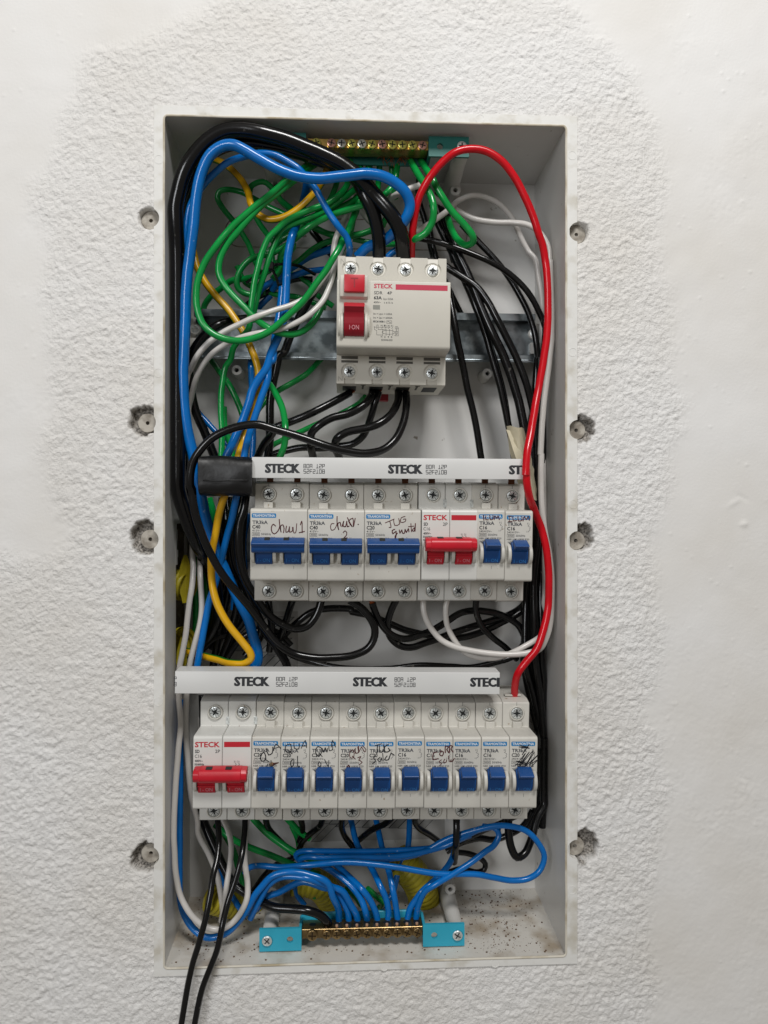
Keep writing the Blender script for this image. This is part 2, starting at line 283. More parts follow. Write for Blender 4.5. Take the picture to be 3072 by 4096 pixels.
 ('K',2.13,'','black wire beneath the third breaker of the lower row','black wires in the box',"-53.6,36.0,-208.6 -52.3,41.7,-218.4 -45.5,50.1,-230.5 -36.7,60.0,-244.7"),
 ('K',2.13,'','black wire beneath the fourth breaker of the lower row','black wires in the box',"-29.5,36.0,-209.1 -28.7,46.3,-221.7 -32.2,58.0,-236.1"),
 ('K',2.13,'','black wire bending left beneath the fifth breaker of the lower row','black wires in the box',"-13.8,36.0,-209.4 -16.7,40.8,-217.8 -22.5,45.8,-224.5 -28.5,51.2,-232.3 -35.7,60.0,-247.6 -48.6,63.3,-254.2 -56.6,65.9,-262.5 -66.8,70.0,-278.0"),
 ('K',2.13,'','black wire beneath the sixth breaker of the lower row','black wires in the box',"-1.2,36.0,-209.7 -1.2,46.6,-222.4 4.1,60.0,-237.8 12.9,60.0,-248.7"),
 ('K',2.13,'','black wire slanting left over the patterned sticker at the bottom','black wires in the box',"36.6,36.0,-207.6 29.7,43.0,-217.6 19.4,50.9,-225.9 8.9,60.0,-238.1"),
 ('K',2.13,'','black wire hooking right over the patterned sticker at the bottom','black wires in the box',"50.2,36.0,-207.9 49.9,41.6,-216.4 53.3,46.4,-223.2 61.7,54.1,-231.4 72.7,64.0,-242.4"),
 ('K',2.35,'','black wire hanging straight down from the tenth breaker of the lower row','black wires in the box',"77.7,34.0,-206.1 77.2,28.0,-215.6 76.6,28.0,-226.9 77.6,44.0,-246.6"),
 ('K',2.69,'','black wire making a U bend under the last breaker of the lower row','black wires in the box',"114.4,36.0,-209.2 114.1,33.5,-221.8 115.6,31.5,-231.4 119.4,30.0,-237.7 125.1,31.9,-236.0 130.2,35.2,-228.1 135.6,40.0,-215.4 143.4,44.0,-204.1 145.2,44.0,-159.8"),
 ('K',2.24,'','black wire curving behind the blue loop at lower right','black wires in the box',"134.9,50.0,-214.0 128.8,52.1,-225.5 118.4,54.1,-232.6 107.8,56.0,-236.4 98.1,57.1,-235.6 85.2,58.6,-239.2 74.4,60.0,-246.1"),
 ('K',2.13,'','black wire slanting down left behind the blue loop','black wires in the box',"122.6,44.0,-214.6 111.6,47.7,-221.2 99.3,51.7,-228.0 87.0,55.9,-236.5 74.4,60.0,-244.0"),
 ('K',2.02,'','small dusty black wire loop resting at the bottom right of the back wall','black wires in the box',"74.7,62.0,-262.4 85.8,62.8,-260.3 97.0,63.6,-263.3 102.6,64.0,-261.8 103.5,64.3,-257.5 99.4,64.7,-253.2 90.7,65.3,-250.0 80.8,66.0,-249.1"),
 ('W',1.94,'','upper long white wire crossing the top rail, ending in a loop at the bottom left','white wires in the box',"3.6,40.0,210.0 -0.8,36.4,199.0 -5.8,32.0,185.8 -8.0,28.0,168.7 -14.4,24.2,155.5 -24.1,20.0,143.3 -33.9,17.5,137.1 -47.0,14.5,132.0 -57.3,12.0,127.7 -69.0,14.2,122.8 -80.8,16.5,116.9 -90.0,18.4,110.6 -96.5,20.0,103.7 -102.1,26.1,95.8 -104.0,28.0,93.2 -106.3,31.2,83.7 -105.9,36.0,68.8 -105.6,44.0,59.5 -104.0,42.0,-22.2 -103.2,38.4,-30.6 -102.2,34.2,-40.1 -102.0,30.0,-49.5 -104.2,29.4,-65.6 -106.0,28.9,-81.7 -108.1,28.4,-94.5 -109.9,28.0,-105.3 -110.0,26.0,-125.6 -108.1,22.9,-140.6 -109.4,21.5,-160.1 -111.0,19.7,-183.4 -111.4,17.8,-210.4 -110.9,17.1,-219.5 -109.8,15.8,-236.7 -106.9,14.9,-249.7 -101.5,14.0,-260.0 -94.5,14.0,-268.2 -86.6,14.0,-272.4 -80.5,14.0,-273.0 -73.4,14.0,-269.6 -67.3,14.0,-262.7 -63.3,14.0,-253.9 -63.3,16.5,-244.4 -65.0,18.9,-234.8 -65.6,22.0,-222.7 -65.3,30.0,-206.9"),
 ('W',1.94,'','lower long white wire crossing the top rail, ending straight at the bottom left','white wires in the box',"6.6,46.0,208.0 -0.7,30.0,180.6 -5.3,27.1,167.5 -8.9,24.0,153.7 -13.3,19.8,141.6 -20.4,16.0,132.4 -29.3,15.0,125.7 -38.1,14.1,121.4 -48.6,13.0,118.3 -59.1,12.0,116.2 -70.2,16.0,113.8 -79.6,19.5,110.0 -88.2,23.1,104.4 -95.1,26.8,96.9 -99.7,30.0,89.1 -103.7,36.4,79.0 -106.7,42.2,69.6 -106.4,48.0,60.0 -100.5,46.0,-24.3 -98.9,40.9,-34.0 -97.0,34.0,-46.7 -96.2,33.1,-59.6 -96.7,32.3,-72.5 -99.4,31.4,-85.4 -101.8,30.7,-95.0 -103.9,30.0,-105.2 -105.8,30.0,-126.6 -106.3,31.5,-147.0 -105.4,32.9,-167.9 -103.3,34.7,-193.0 -99.5,36.0,-211.7 -99.4,35.6,-218.6 -92.0,34.8,-232.2 -86.4,34.0,-244.9 -84.1,37.2,-261.3 -83.2,40.0,-275.8"),
 ('W',1.84,'','short white wire dropping from the first lower breaker toward the yellow conduit','white wires in the box',"-83.5,36.0,-207.0 -78.0,33.4,-218.1 -75.9,31.4,-227.4 -76.7,28.8,-239.1 -78.6,26.0,-251.4 -80.9,33.2,-266.8 -84.1,40.0,-281.4"),
 ('W',2.05,'e','bright white wire running down the right side to the fourth breaker of the upper row','white wires in the box',"31.1,34.0,215.1 37.5,22.0,214.3 45.4,23.2,218.5 51.2,24.0,220.8 57.6,36.0,224.1 64.6,46.0,221.0 74.1,50.0,217.6 79.4,49.3,214.9 90.0,47.8,209.0 105.8,45.7,205.3 119.4,44.0,204.4 129.2,39.9,201.5 136.7,36.0,194.9 141.5,34.0,185.9 143.9,30.9,170.3 145.3,30.0,173.8 145.3,28.1,155.5 144.2,26.0,136.3 142.4,26.0,117.7 140.2,26.0,99.0 137.4,26.0,80.4 136.0,26.0,61.9 134.6,26.0,38.6 134.9,26.0,40.7 134.8,25.0,16.1 136.5,24.0,-10.1 140.3,23.1,-31.9 141.7,22.5,-49.3 141.1,22.0,-61.3 140.0,21.3,-75.0 137.0,20.8,-85.9 132.7,20.4,-92.7 124.3,20.0,-95.3 114.2,20.8,-96.5 100.6,21.9,-95.9 86.9,23.0,-93.9 74.1,24.0,-91.0 65.0,25.6,-86.1 58.8,27.2,-78.0 55.0,28.7,-68.9 54.4,30.0,-60.7"),
 ('W',1.94,'','greyish white wire arching in the top right corner behind the bright white one','white wires in the box',"45.0,24.0,187.8 53.6,27.8,193.5 60.1,30.8,198.8 71.2,36.0,208.3 82.0,52.0,222.3 90.8,52.5,226.5 101.8,53.1,225.9 112.8,53.8,220.5 121.7,54.6,211.2 127.4,55.3,199.6 133.1,56.0,189.0 137.8,54.0,182.5 140.6,53.4,167.7 142.9,52.5,148.0 144.1,51.5,123.4 145.0,50.5,98.8 142.5,49.3,69.5 145.6,48.0,39.7 145.4,46.1,-10.6 143.4,44.7,-46.9 141.7,44.0,-63.8 141.1,30.0,-75.3 138.5,28.3,-82.5 133.4,26.9,-86.4 121.5,24.0,-92.3 110.5,24.9,-97.5 101.3,25.6,-99.8 92.1,26.3,-99.4 82.9,27.0,-95.7 75.6,27.8,-87.5 70.6,28.6,-77.4 69.7,29.4,-67.3 71.4,30.0,-59.0"),
 ('W',1.73,'','short white wire end between the green wires and the black cables','white wires in the box',"5.2,50.0,225.9 8.1,48.0,219.2 11.8,48.9,213.7 17.1,50.1,206.8 22.4,51.1,202.0 26.9,52.0,197.2"),
 ('R',2.5,'','red wire arching from the main switch down the right to the last lower breaker','',"46.2,28.0,172.9 45.7,18.0,184.7 46.9,12.0,196.5 49.5,8.0,205.9 55.1,4.0,216.1 62.7,2.0,225.7 71.3,0.0,232.3 82.1,0.0,235.0 91.9,0.0,233.8 101.7,0.0,228.2 110.9,1.0,218.0 118.0,2.0,205.9 123.3,3.1,194.6 126.8,4.0,184.6 130.8,6.0,175.6 133.4,8.0,165.6 134.5,8.0,153.9 134.7,8.0,143.2 134.9,8.0,131.5 134.2,6.9,117.8 131.5,5.5,101.4 128.0,4.0,83.2 124.3,0.0,67.6 120.6,-4.0,52.1 116.9,-9.0,37.7 115.4,-12.0,23.5 115.7,-11.4,28.0 116.5,-10.0,17.5 119.1,-6.0,9.4 124.4,2.0,1.2 130.2,8.0,-9.8 133.0,8.4,-20.0 135.2,8.9,-33.6 136.1,9.4,-45.5 135.7,10.0,-60.9 135.3,9.8,-64.3 131.5,8.7,-80.3 127.3,8.0,-90.9 120.7,9.1,-99.1 115.5,10.0,-106.4 114.4,14.5,-114.6 115.4,20.0,-125.0"),
 ('B',3.5,'','thick blue cable waving across the top and down the left beside the black cable','blue wires in the box',"9.5,32.0,174.4 16.2,28.0,179.7 27.5,22.0,182.7 35.2,15.6,187.6 40.8,10.0,192.6 43.2,6.8,200.3 40.3,4.0,207.0 33.3,2.1,212.9 23.5,0.0,216.6 13.7,-1.5,216.9 10.6,-2.0,216.3 -2.4,-2.3,214.2 -15.3,-2.6,212.6 -28.2,-2.9,213.7 -41.1,-3.2,217.6 -53.9,-3.6,224.0 -62.3,-3.8,228.9 -69.1,-4.0,231.9 -76.1,-3.0,231.7 -83.9,-1.7,227.2 -89.8,0.0,217.1 -93.7,2.7,202.6 -96.5,6.0,184.7 -100.2,10.0,160.5 -102.0,11.0,142.3 -103.4,12.5,116.2 -104.6,14.0,90.0 -104.6,14.1,88.1 -104.3,14.9,70.5 -102.7,15.5,57.2 -100.3,16.0,45.8 -98.1,16.6,35.1 -96.4,17.3,21.8 -93.0,18.0,8.4 -91.3,22.0,-4.1 -87.9,24.0,-17.0 -83.8,26.0,-29.9 -80.2,27.5,-37.1 -75.4,30.0,-49.6 -70.4,31.4,-61.5 -64.8,32.7,-72.8 -61.4,34.0,-84.8 -58.8,34.8,-94.9 -59.0,35.4,-102.4 -62.3,36.0,-109.0"),
 ('B',2.23,'','medium blue wire following the thick blue cable into the first terminal of the main switch','blue wires in the box',"3.6,28.0,173.6 3.8,16.0,176.1 2.0,13.5,181.5 -3.5,10.0,187.0 -9.0,9.5,194.3 -13.8,8.9,202.2 -18.6,8.3,210.8 -22.0,8.0,214.7 -28.7,6.0,222.0 -37.5,6.0,227.5 -46.2,6.0,231.1 -54.9,6.0,231.5 -65.5,7.0,229.5 -75.1,7.9,226.0 -83.1,8.8,219.8 -92.0,10.0,210.4 -99.4,12.0,199.2 -102.8,14.1,184.9 -104.7,16.0,172.2 -106.2,20.0,162.7 -106.9,21.0,127.1 -107.4,22.0,91.4 -107.4,23.5,71.6 -107.2,24.8,53.7 -105.1,25.4,45.7 -101.2,26.0,38.5 -98.9,32.0,17.2"),
 ('B',2.76,'','blue wire running down over the top rail beside the yellow striped wire','blue wires in the box',"-25.1,40.0,229.7 -26.7,35.9,215.8 -31.5,30.0,196.7 -34.8,24.0,184.4 -36.8,24.0,174.2 -37.9,24.0,162.4 -38.8,24.0,146.9 -39.5,24.0,136.0 -41.4,22.5,122.9 -44.9,21.3,113.5 -48.4,20.3,105.1 -51.2,19.0,95.0 -56.2,18.0,87.8 -60.2,17.4,80.1 -62.5,16.8,71.9 -65.8,16.1,62.0 -70.1,15.3,51.2 -73.5,14.6,43.1 -77.4,14.0,35.0"),
 ('B',2.33,'','blue wire passing through the black tape and continuing down to the lower busbar','blue wires in the box',"-41.9,34.0,153.4 -43.0,30.6,139.5 -44.6,27.6,127.7 -46.5,24.1,114.1 -47.1,20.7,100.7 -49.3,20.0,99.5 -50.6,20.0,87.8 -54.8,17.4,73.9 -58.1,15.4,62.8 -61.4,13.3,51.9 -64.2,11.2,40.2 -64.9,10.0,33.8 -67.6,12.0,19.3 -70.3,14.0,9.8 -73.4,16.0,-4.1 -77.8,20.4,-18.8 -80.8,23.6,-29.8 -85.4,28.0,-44.9 -89.8,28.0,-59.1 -93.0,28.0,-75.2 -96.2,28.0,-91.3 -98.5,28.0,-105.5"),
 ('B',2.54,'','blue branch wire coming in low from behind the main switch','blue wires in the box',"2.2,58.0,194.1 -9.4,54.0,186.7 -23.8,52.3,181.1 -33.2,51.1,174.8 -40.8,50.0,168.6 -51.2,60.0,158.9"),
 ('B',2.23,'','blue wire curving behind the green loops above the top rail','blue wires in the box',"-12.4,60.0,174.6 -26.8,56.0,171.2 -38.3,56.0,167.6 -48.9,56.0,164.5 -56.6,56.0,159.6 -61.3,56.0,153.7 -63.9,62.0,145.7"),
 ('B',2.23,'','short blue wire end just above the top rail','blue wires in the box',"-52.5,64.0,156.1 -59.4,65.1,149.5 -64.4,66.0,143.8"),
 ('B',2.12,'','blue wire straight behind the yellow striped wire under the top rail','blue wires in the box',"-71.0,76.0,115.3 -68.5,74.0,114.8 -66.9,64.0,105.0 -66.5,63.1,97.0 -65.2,60.7,77.2 -64.3,58.4,57.5 -64.7,56.0,38.0"),
 ('B',2.01,'','blue wire slanting under the white wires at left below the top rail','blue wires in the box',"-108.9,56.0,85.8 -102.8,53.5,71.1 -95.9,51.9,63.3 -88.0,50.0,54.6 -81.2,48.2,47.8 -75.2,46.0,38.2"),
 ('B',2.33,'','blue wire half hidden behind the left edge of the first breaker','blue wires in the box',"-66.9,50.0,-1.0 -69.8,52.0,-14.5 -70.8,53.9,-28.2 -70.7,55.9,-41.9 -76.0,57.5,-52.3 -78.4,60.0,-69.6"),
 ('B',2.33,'','blue wire tucked between the two thick black cables at the main switch','blue wires in the box',"39.8,48.0,186.7 33.6,50.1,183.1 29.2,52.0,178.5"),
 ('B',2.23,'','blue wire looping along the left wall and floor then across to the neutral bar','blue wires in the box',"-111.3,38.0,-128.5 -111.8,37.0,-153.8 -111.9,36.0,-179.1 -111.1,34.0,-213.0 -110.8,32.5,-221.6 -110.3,28.9,-242.9 -108.8,26.0,-259.7 -105.1,23.0,-269.0 -99.2,20.4,-275.9 -91.7,18.0,-279.8 -85.5,17.7,-280.2 -77.4,17.2,-277.5 -70.3,16.7,-271.2 -64.9,16.2,-263.9 -61.3,15.8,-257.5 -57.7,15.4,-251.2 -53.2,15.0,-245.8 -47.0,14.5,-239.5 -38.1,14.0,-236.8 -29.2,13.4,-237.1 -22.9,12.9,-238.4 -10.6,12.0,-243.3 -7.1,14.0,-253.5 -3.8,19.0,-263.8 -3.3,24.0,-275.0"),
 ('B',2.01,'','blue wire running across the bottom and making the big loop at lower right','blue wires in the box',"-67.1,34.0,-246.3 -64.2,32.8,-242.1 -57.6,31.0,-239.8 -43.6,27.4,-239.4 -23.3,22.0,-236.1 4.3,21.4,-234.7 37.8,20.6,-238.5 63.0,20.0,-243.1 90.8,22.0,-245.3 101.2,22.5,-247.6 114.8,23.1,-250.3 125.2,23.5,-249.7 133.6,24.0,-244.5 136.9,24.5,-235.0 132.8,24.9,-225.9 124.6,25.4,-217.9 112.3,26.0,-214.5 102.2,27.5,-215.1 87.0,29.8,-219.2 72.7,32.0,-224.4 49.1,33.5,-236.2 4.4,36.0,-239.7 -14.7,44.0,-242.8"),
 ('B',2.01,'','scratched blue wire inside the big loop at lower right bending down to the neutral bar','blue wires in the box',"96.1,34.0,-217.5 104.3,30.0,-217.6 106.6,28.8,-221.7 103.1,27.1,-227.7 96.6,25.3,-231.3 89.0,23.2,-235.4 77.2,20.0,-241.3 61.1,18.0,-249.6 54.3,19.8,-255.1 49.9,22.1,-266.1 48.8,24.0,-276.3"),
 ('B',2.12,'','blue wire arching low toward the second terminal of the neutral bar','blue wires in the box',"-57.5,30.0,-265.8 -51.7,26.0,-258.6 -43.4,24.3,-255.1 -35.1,22.4,-249.8 -26.9,20.7,-246.5 -14.0,18.0,-249.4 -6.5,19.5,-252.0 -0.9,21.3,-260.1 2.7,22.9,-268.8 3.4,24.0,-275.1"),
 ('B',2.23,'','blue wire arching highest toward the neutral bar in front of its neighbour','blue wires in the box',"-62.3,24.0,-271.7 -56.4,20.0,-258.9 -49.9,17.6,-247.1 -42.7,15.9,-241.1 -33.6,14.1,-239.4 -22.9,12.0,-240.6 -7.4,16.4,-248.8 -0.9,18.2,-252.2 4.8,21.0,-262.9 8.3,22.8,-270.3 9.4,24.0,-275.4"),
 ('B',2.12,'','blue wire entering the neutral bar at its middle, greyed by plaster','blue wires in the box',"15.8,24.0,-275.4 14.6,20.0,-266.9 11.9,22.1,-260.1 7.6,24.0,-254.6 -4.2,30.0,-247.0 -21.5,40.0,-240.9"),
 ('B',2.12,'','blue wire entering the neutral bar right of the greyed one','blue wires in the box',"22.9,24.0,-276.3 21.5,23.4,-269.6 17.9,22.7,-261.3 12.9,22.0,-253.7 4.3,30.0,-248.9 -13.0,44.0,-239.4"),
 ('B',2.12,'','blue wire dropping nearly straight into the neutral bar left of the clear gap','blue wires in the box',"29.7,24.0,-276.1 30.1,24.0,-268.0 28.3,24.0,-260.1 25.8,24.0,-254.3 19.8,34.0,-246.0 9.8,50.0,-235.5 4.6,64.0,-219.7"),
 ('B',2.12,'','blue wire dropping straight into the neutral bar right of the clear gap','blue wires in the box',"36.5,24.0,-276.3 35.4,24.0,-268.1 33.3,24.0,-255.2 31.6,30.0,-247.9 27.2,44.0,-236.8 22.8,64.0,-220.1"),
 ('B',2.12,'','blue wire slanting from the right into the neutral bar next to its last terminal','blue wires in the box',"42.7,24.0,-276.5 44.7,24.0,-268.4 49.0,24.0,-262.1 54.0,24.0,-255.8 65.9,30.0,-248.7 76.0,40.0,-241.4 82.8,62.0,-224.2"),
 ('B',2.12,'','blue wire behind the two straight drops, bending below them','blue wires in the box',"25.7,44.0,-278.1 30.2,45.5,-273.8 34.7,47.1,-268.8 38.1,49.9,-257.4 45.6,54.0,-241.6 48.4,66.0,-223.2"),
 ('B',1.91,'','upper turn of the blue coil gathered at the bottom centre','blue wires in the box',"-26.0,40.0,-245.4 -31.7,34.0,-236.5 -32.6,33.3,-233.9 -29.3,32.3,-231.5 -20.9,30.0,-230.4 4.3,31.7,-231.8 38.8,34.0,-232.7 68.4,36.0,-231.7 88.7,40.0,-226.1"),
 ('B',1.91,'','lower turn of the blue coil gathered at the bottom centre','blue wires in the box',"-23.0,36.0,-244.6 -29.2,30.0,-237.5 -29.6,29.4,-235.4 -24.5,27.9,-233.3 -18.1,26.0,-232.8 4.3,27.6,-233.9 38.5,30.0,-235.2 66.2,32.0,-230.7 80.8,30.0,-223.8 92.5,31.6,-219.3 103.3,33.0,-218.0 108.5,33.0,-218.4"),
 ('B',1.91,'','short blue wire behind the arching wires above the yellow conduit','blue wires in the box',"-34.8,46.0,-260.3 -32.6,48.9,-269.4 -27.6,52.0,-277.8"),
 ('B',2.01,'','blue wire under the crossing black wires on the floor of the box','blue wires in the box',"-88.0,50.0,-250.4 -82.0,47.4,-262.6 -76.1,45.7,-269.5 -70.3,44.0,-276.3 -64.5,42.1,-277.4 -58.6,40.0,-272.7 -56.3,36.0,-265.2"),
 ('Y',2.35,'','yellow and green striped wire hooking under the green wires at upper left','yellow and green striped wires in the box',"-93.0,46.0,246.3 -85.0,42.8,242.2 -77.1,39.2,235.7 -69.1,34.8,225.5 -64.5,31.1,215.8 -62.3,28.0,207.3 -57.2,26.7,200.0 -49.8,25.5,196.5 -38.8,23.8,198.1 -27.8,21.8,204.6 -19.6,20.0,212.2 -14.3,23.0,221.7 -11.2,26.0,232.2 -11.2,32.0,237.5"),
 ('Y',2.46,'','long yellow and green striped wire running through the tape and folding above the lower busbar','yellow and green striped wires in the box',"-106.0,46.0,195.5 -103.6,42.0,181.0 -100.1,39.2,167.1 -93.2,36.5,155.2 -85.4,34.0,145.4 -77.9,32.7,136.8 -71.4,31.3,127.4 -65.7,30.0,117.9 -62.0,29.0,109.5 -59.1,28.1,102.1 -57.2,27.1,92.7 -58.0,26.0,83.3 -60.6,24.7,72.2 -64.0,23.2,59.2 -66.5,22.0,49.2 -69.0,14.0,35.9 -71.3,10.0,24.0 -78.1,12.0,9.1 -81.7,13.5,-2.8 -83.8,14.9,-14.8 -85.9,16.0,-23.7 -87.0,16.9,-32.5 -86.9,18.0,-44.0 -84.8,16.8,-55.3 -80.2,15.5,-65.9 -73.8,14.2,-75.8 -66.1,12.9,-85.1 -61.0,12.0,-91.9 -60.5,13.3,-95.9 -65.1,15.2,-99.5 -73.7,18.0,-99.9 -84.7,28.0,-99.1 -95.7,36.0,-98.1 -107.2,38.0,-95.4 -117.8,48.0,-95.6"),
 ('G',2.22,'','green wire making the biggest loop at upper left, outermost','green wires in the box',"-20.2,32.0,240.9 -27.5,22.0,229.1 -33.8,16.0,221.9 -47.0,14.7,209.9 -57.5,13.7,200.8 -65.3,12.9,193.2 -74.0,12.0,184.6 -81.6,10.0,174.4 -88.5,9.5,164.0 -92.7,9.2,154.2 -95.1,8.8,143.5 -94.8,8.4,132.9 -91.7,8.0,123.2 -85.6,8.0,116.2 -76.9,8.0,112.0 -68.2,8.0,110.7 -56.9,8.0,113.1 -49.1,8.9,116.9 -41.3,9.9,123.4 -33.4,11.0,130.9 -26.4,12.0,138.3 -18.5,13.4,149.6 -11.4,14.8,159.9 -5.6,16.0,170.3 -0.0,20.6,181.9 5.6,26.0,196.0 9.3,29.6,207.5 11.2,34.0,222.3 11.5,32.8,234.8 10.8,32.0,243.1"),
 ('G',2.22,'','green wire making the second big loop just inside the outermost','green wires in the box',"-17.4,34.0,239.7 -24.8,24.0,229.3 -31.7,18.0,220.5 -45.4,16.7,209.4 -56.0,15.6,199.8 -62.9,14.8,191.7 -69.9,14.0,182.9 -75.6,14.0,176.4 -79.6,14.0,169.6 -81.3,14.0,163.4 -81.6,14.0,156.7 -78.7,14.0,149.7 -73.4,14.0,142.7 -66.4,14.0,135.7 -59.3,14.0,128.6 -51.5,15.0,122.3 -42.7,16.0,118.2 -34.0,19.4,117.9 -27.0,22.2,121.2 -20.8,25.3,127.5 -15.9,28.8,136.7 -13.2,32.0,145.9 -7.2,32.7,161.0 -2.6,33.4,176.1 3.6,34.0,189.5 7.2,35.7,204.8 13.8,38.0,224.0 17.4,35.6,236.1 18.0,34.0,244.2"),
 ('G',2.11,'','green wire from the ground bar sweeping left then straight down over the top rail','green wires in the box',"4.4,32.0,242.9 4.6,24.0,226.4 0.7,23.4,216.9 -6.4,22.8,210.1 -11.3,22.4,206.7 -17.7,22.0,203.9 -28.2,21.2,199.1 -38.6,20.5,193.0 -44.2,20.0,187.8 -50.2,20.5,181.8 -53.9,21.1,173.8 -56.6,21.8,164.1 -59.4,22.5,152.5 -61.3,23.3,140.9 -62.7,24.0,130.2 -63.5,26.3,123.5 -74.1,31.5,111.8 -77.3,34.5,103.1 -80.3,36.0,99.5 -83.0,36.0,84.7 -83.5,36.0,68.9 -83.0,36.0,53.2 -83.5,36.0,36.5"),
 ('G',2.11,'','green wire running parallel inside the first sweep and merging with it at the rail','green wires in the box',"10.8,36.0,244.2 10.6,26.0,221.7 4.9,25.7,215.8 -3.6,25.4,209.1 -10.7,25.1,204.2 -19.2,24.8,199.3 -40.2,24.0,189.6 -46.2,25.7,180.1 -50.0,27.3,170.5 -53.8,29.1,160.0 -57.6,30.7,150.4 -60.1,32.3,139.7 -62.6,34.0,129.1"),
 ('G',2.22,'','green wire curling from the ground bar under the loops to the lower left','green wires in the box',"17.3,34.0,242.7 15.0,30.0,220.7 10.7,30.2,215.6 3.5,30.5,210.2 -6.5,30.8,205.4 -13.7,31.1,200.4 -19.4,31.3,196.7 -26.6,31.5,191.0 -36.6,31.9,182.3 -33.9,32.0,181.6 -43.6,38.0,173.2 -52.4,42.8,167.1 -59.3,46.0,164.7 -69.3,50.9,164.1 -79.4,55.7,164.0 -87.8,60.5,159.5 -96.4,65.6,154.0 -101.5,70.0,147.2 -97.8,74.0,114.5 -91.9,68.0,105.0 -86.0,58.0,96.9 -80.7,57.5,89.1 -75.8,57.0,79.4 -71.9,56.5,69.8 -69.9,56.0,61.1"),
 ('G',2.11,'','bright green wire ending mid air beside the black cables','green wires in the box',"24.8,32.0,242.3 24.3,36.0,230.7 20.6,24.5,212.1 16.5,20.0,206.5 3.5,21.2,202.6 -12.1,22.7,197.2 -24.8,24.0,190.4 -33.6,29.3,184.3 -43.4,36.0,174.9 -43.8,40.0,167.3 -49.3,40.0,160.7"),
 ('G',1.99,'','thin green wire making a small loop over the knockout at upper left','green wires in the box',"-40.3,44.0,207.0 -51.7,45.2,212.4 -61.2,46.2,217.8 -70.7,47.2,223.1 -81.2,48.2,225.5 -86.9,48.8,224.0 -88.1,49.2,219.9 -84.3,50.0,212.7 -77.0,51.7,204.0 -69.6,53.5,193.3 -67.8,54.0,190.5 -64.2,56.1,181.7 -61.5,57.6,175.4 -57.9,60.0,164.6 -57.2,62.0,155.5"),
 ('G',1.99,'','thin green wire arching beside the yellow striped hook','green wires in the box',"-65.6,48.0,221.8 -64.7,48.4,227.7 -56.8,48.9,231.6 -50.2,49.5,227.5 -44.6,50.1,219.8 -36.1,50.9,212.1 -21.8,52.0,202.3 -10.3,52.0,197.2 2.1,52.0,196.5 16.6,52.0,198.7 22.3,52.0,200.8"),
 ('G',1.99,'','thin green wire slanting down under the yellow striped hook','green wires in the box',"-64.7,52.0,214.9 -60.2,53.9,205.2 -52.7,56.1,195.5 -45.3,58.4,186.6 -41.5,60.0,178.5"),
 ('G',1.99,'','short green wire poking up at the small loop','green wires in the box',"-46.5,40.0,219.9 -43.9,42.3,216.6 -36.7,46.7,212.4 -31.3,50.0,209.0"),
 ('G',2.11,'','green wire crossing low behind the loops toward the main switch','green wires in the box',"5.0,52.0,195.0 -12.2,51.1,190.5 -21.8,50.6,185.4 -31.3,50.0,177.3 -38.9,50.0,172.4 -52.2,50.0,170.3"),
 ('G',2.11,'','green wire curling into a hook above the top rail','green wires in the box',"-37.0,50.0,189.7 -50.1,47.9,181.1 -63.0,46.0,177.4 -70.8,47.6,171.1 -74.7,49.1,163.0 -73.9,50.1,156.7 -69.3,51.1,153.7 -63.7,52.0,152.6"),
 ('G',2.11,'','green wire behind the main switch running up left','green wires in the box',"20.7,46.0,198.6 14.7,46.0,195.9 5.1,46.0,193.5 -6.7,48.4,194.9 -14.9,50.2,198.0 -23.2,52.0,202.2"),
 ('G',1.99,'','short green wire behind the thick black cables','green wires in the box',"6.7,50.0,193.1 17.1,50.0,191.0 26.1,50.0,189.7 39.1,44.0,187.9"),
 ('G',2.34,'','green wire from the ground bar bending in a D shape beside the red wire','green wires in the box',"44.4,32.0,243.5 48.3,16.0,226.8 53.3,10.0,215.9 57.4,9.0,207.2 58.9,8.0,198.6 58.3,10.9,191.3 53.8,14.1,184.7 49.0,16.0,182.5 39.8,34.0,185.1"),
 ('G',2.34,'','green wire from the ground bar hanging in a long loop right of the red wire','green wires in the box',"51.4,32.0,243.6 57.4,16.0,224.3 64.2,14.0,211.6 72.4,14.8,200.1 80.6,15.5,191.5 85.9,16.0,184.7 86.9,20.0,181.6 83.5,24.0,180.9 78.7,29.9,186.5 75.4,36.3,194.9 73.3,44.0,206.2"),
 ('G',2.11,'','green wire from the ground bar passing behind the thick blue cable','green wires in the box',"37.4,32.0,241.9 35.8,28.0,231.1 33.2,26.8,221.2 28.5,26.0,215.7 22.6,40.0,214.8"),
 ('G',1.87,'','short green wire with frayed copper under the ground bar','green wires in the box',"32.9,34.0,239.4 33.0,34.9,235.5 33.4,36.0,230.9 35.1,40.0,222.4 36.6,40.0,218.0"),
 ('G',2.11,'','green wire stub crossing between the two thick black cables','green wires in the box',"32.4,44.0,212.1 29.6,40.0,204.6 27.3,44.0,200.2"),
 ('G',2.11,'','green wire rising right toward the main switch below the top rail','green wires in the box',"-12.8,76.0,117.9 -18.1,70.0,110.0 -27.0,60.0,98.7 -36.6,58.2,92.5 -47.9,56.0,85.3 -55.6,56.0,78.5 -60.4,56.0,72.7 -66.1,56.0,64.9"),
 ('G',2.22,'','green wire arcing down to the upper busbar in front of the black cable','green wires in the box',"-56.1,52.0,95.1 -50.2,30.0,86.8 -45.2,25.0,78.7 -40.2,18.1,66.9 -37.8,10.0,52.6 -38.6,11.9,43.9 -42.1,14.0,35.2"),
 ('G',1.99,'','dark green wire climbing from the busbar under the main switch','green wires in the box',"15.4,50.0,81.6 9.2,60.0,77.2 -3.8,62.0,70.2 -21.3,60.0,62.0 -32.9,59.2,56.7 -48.9,58.0,48.7 -54.6,56.0,43.8"),
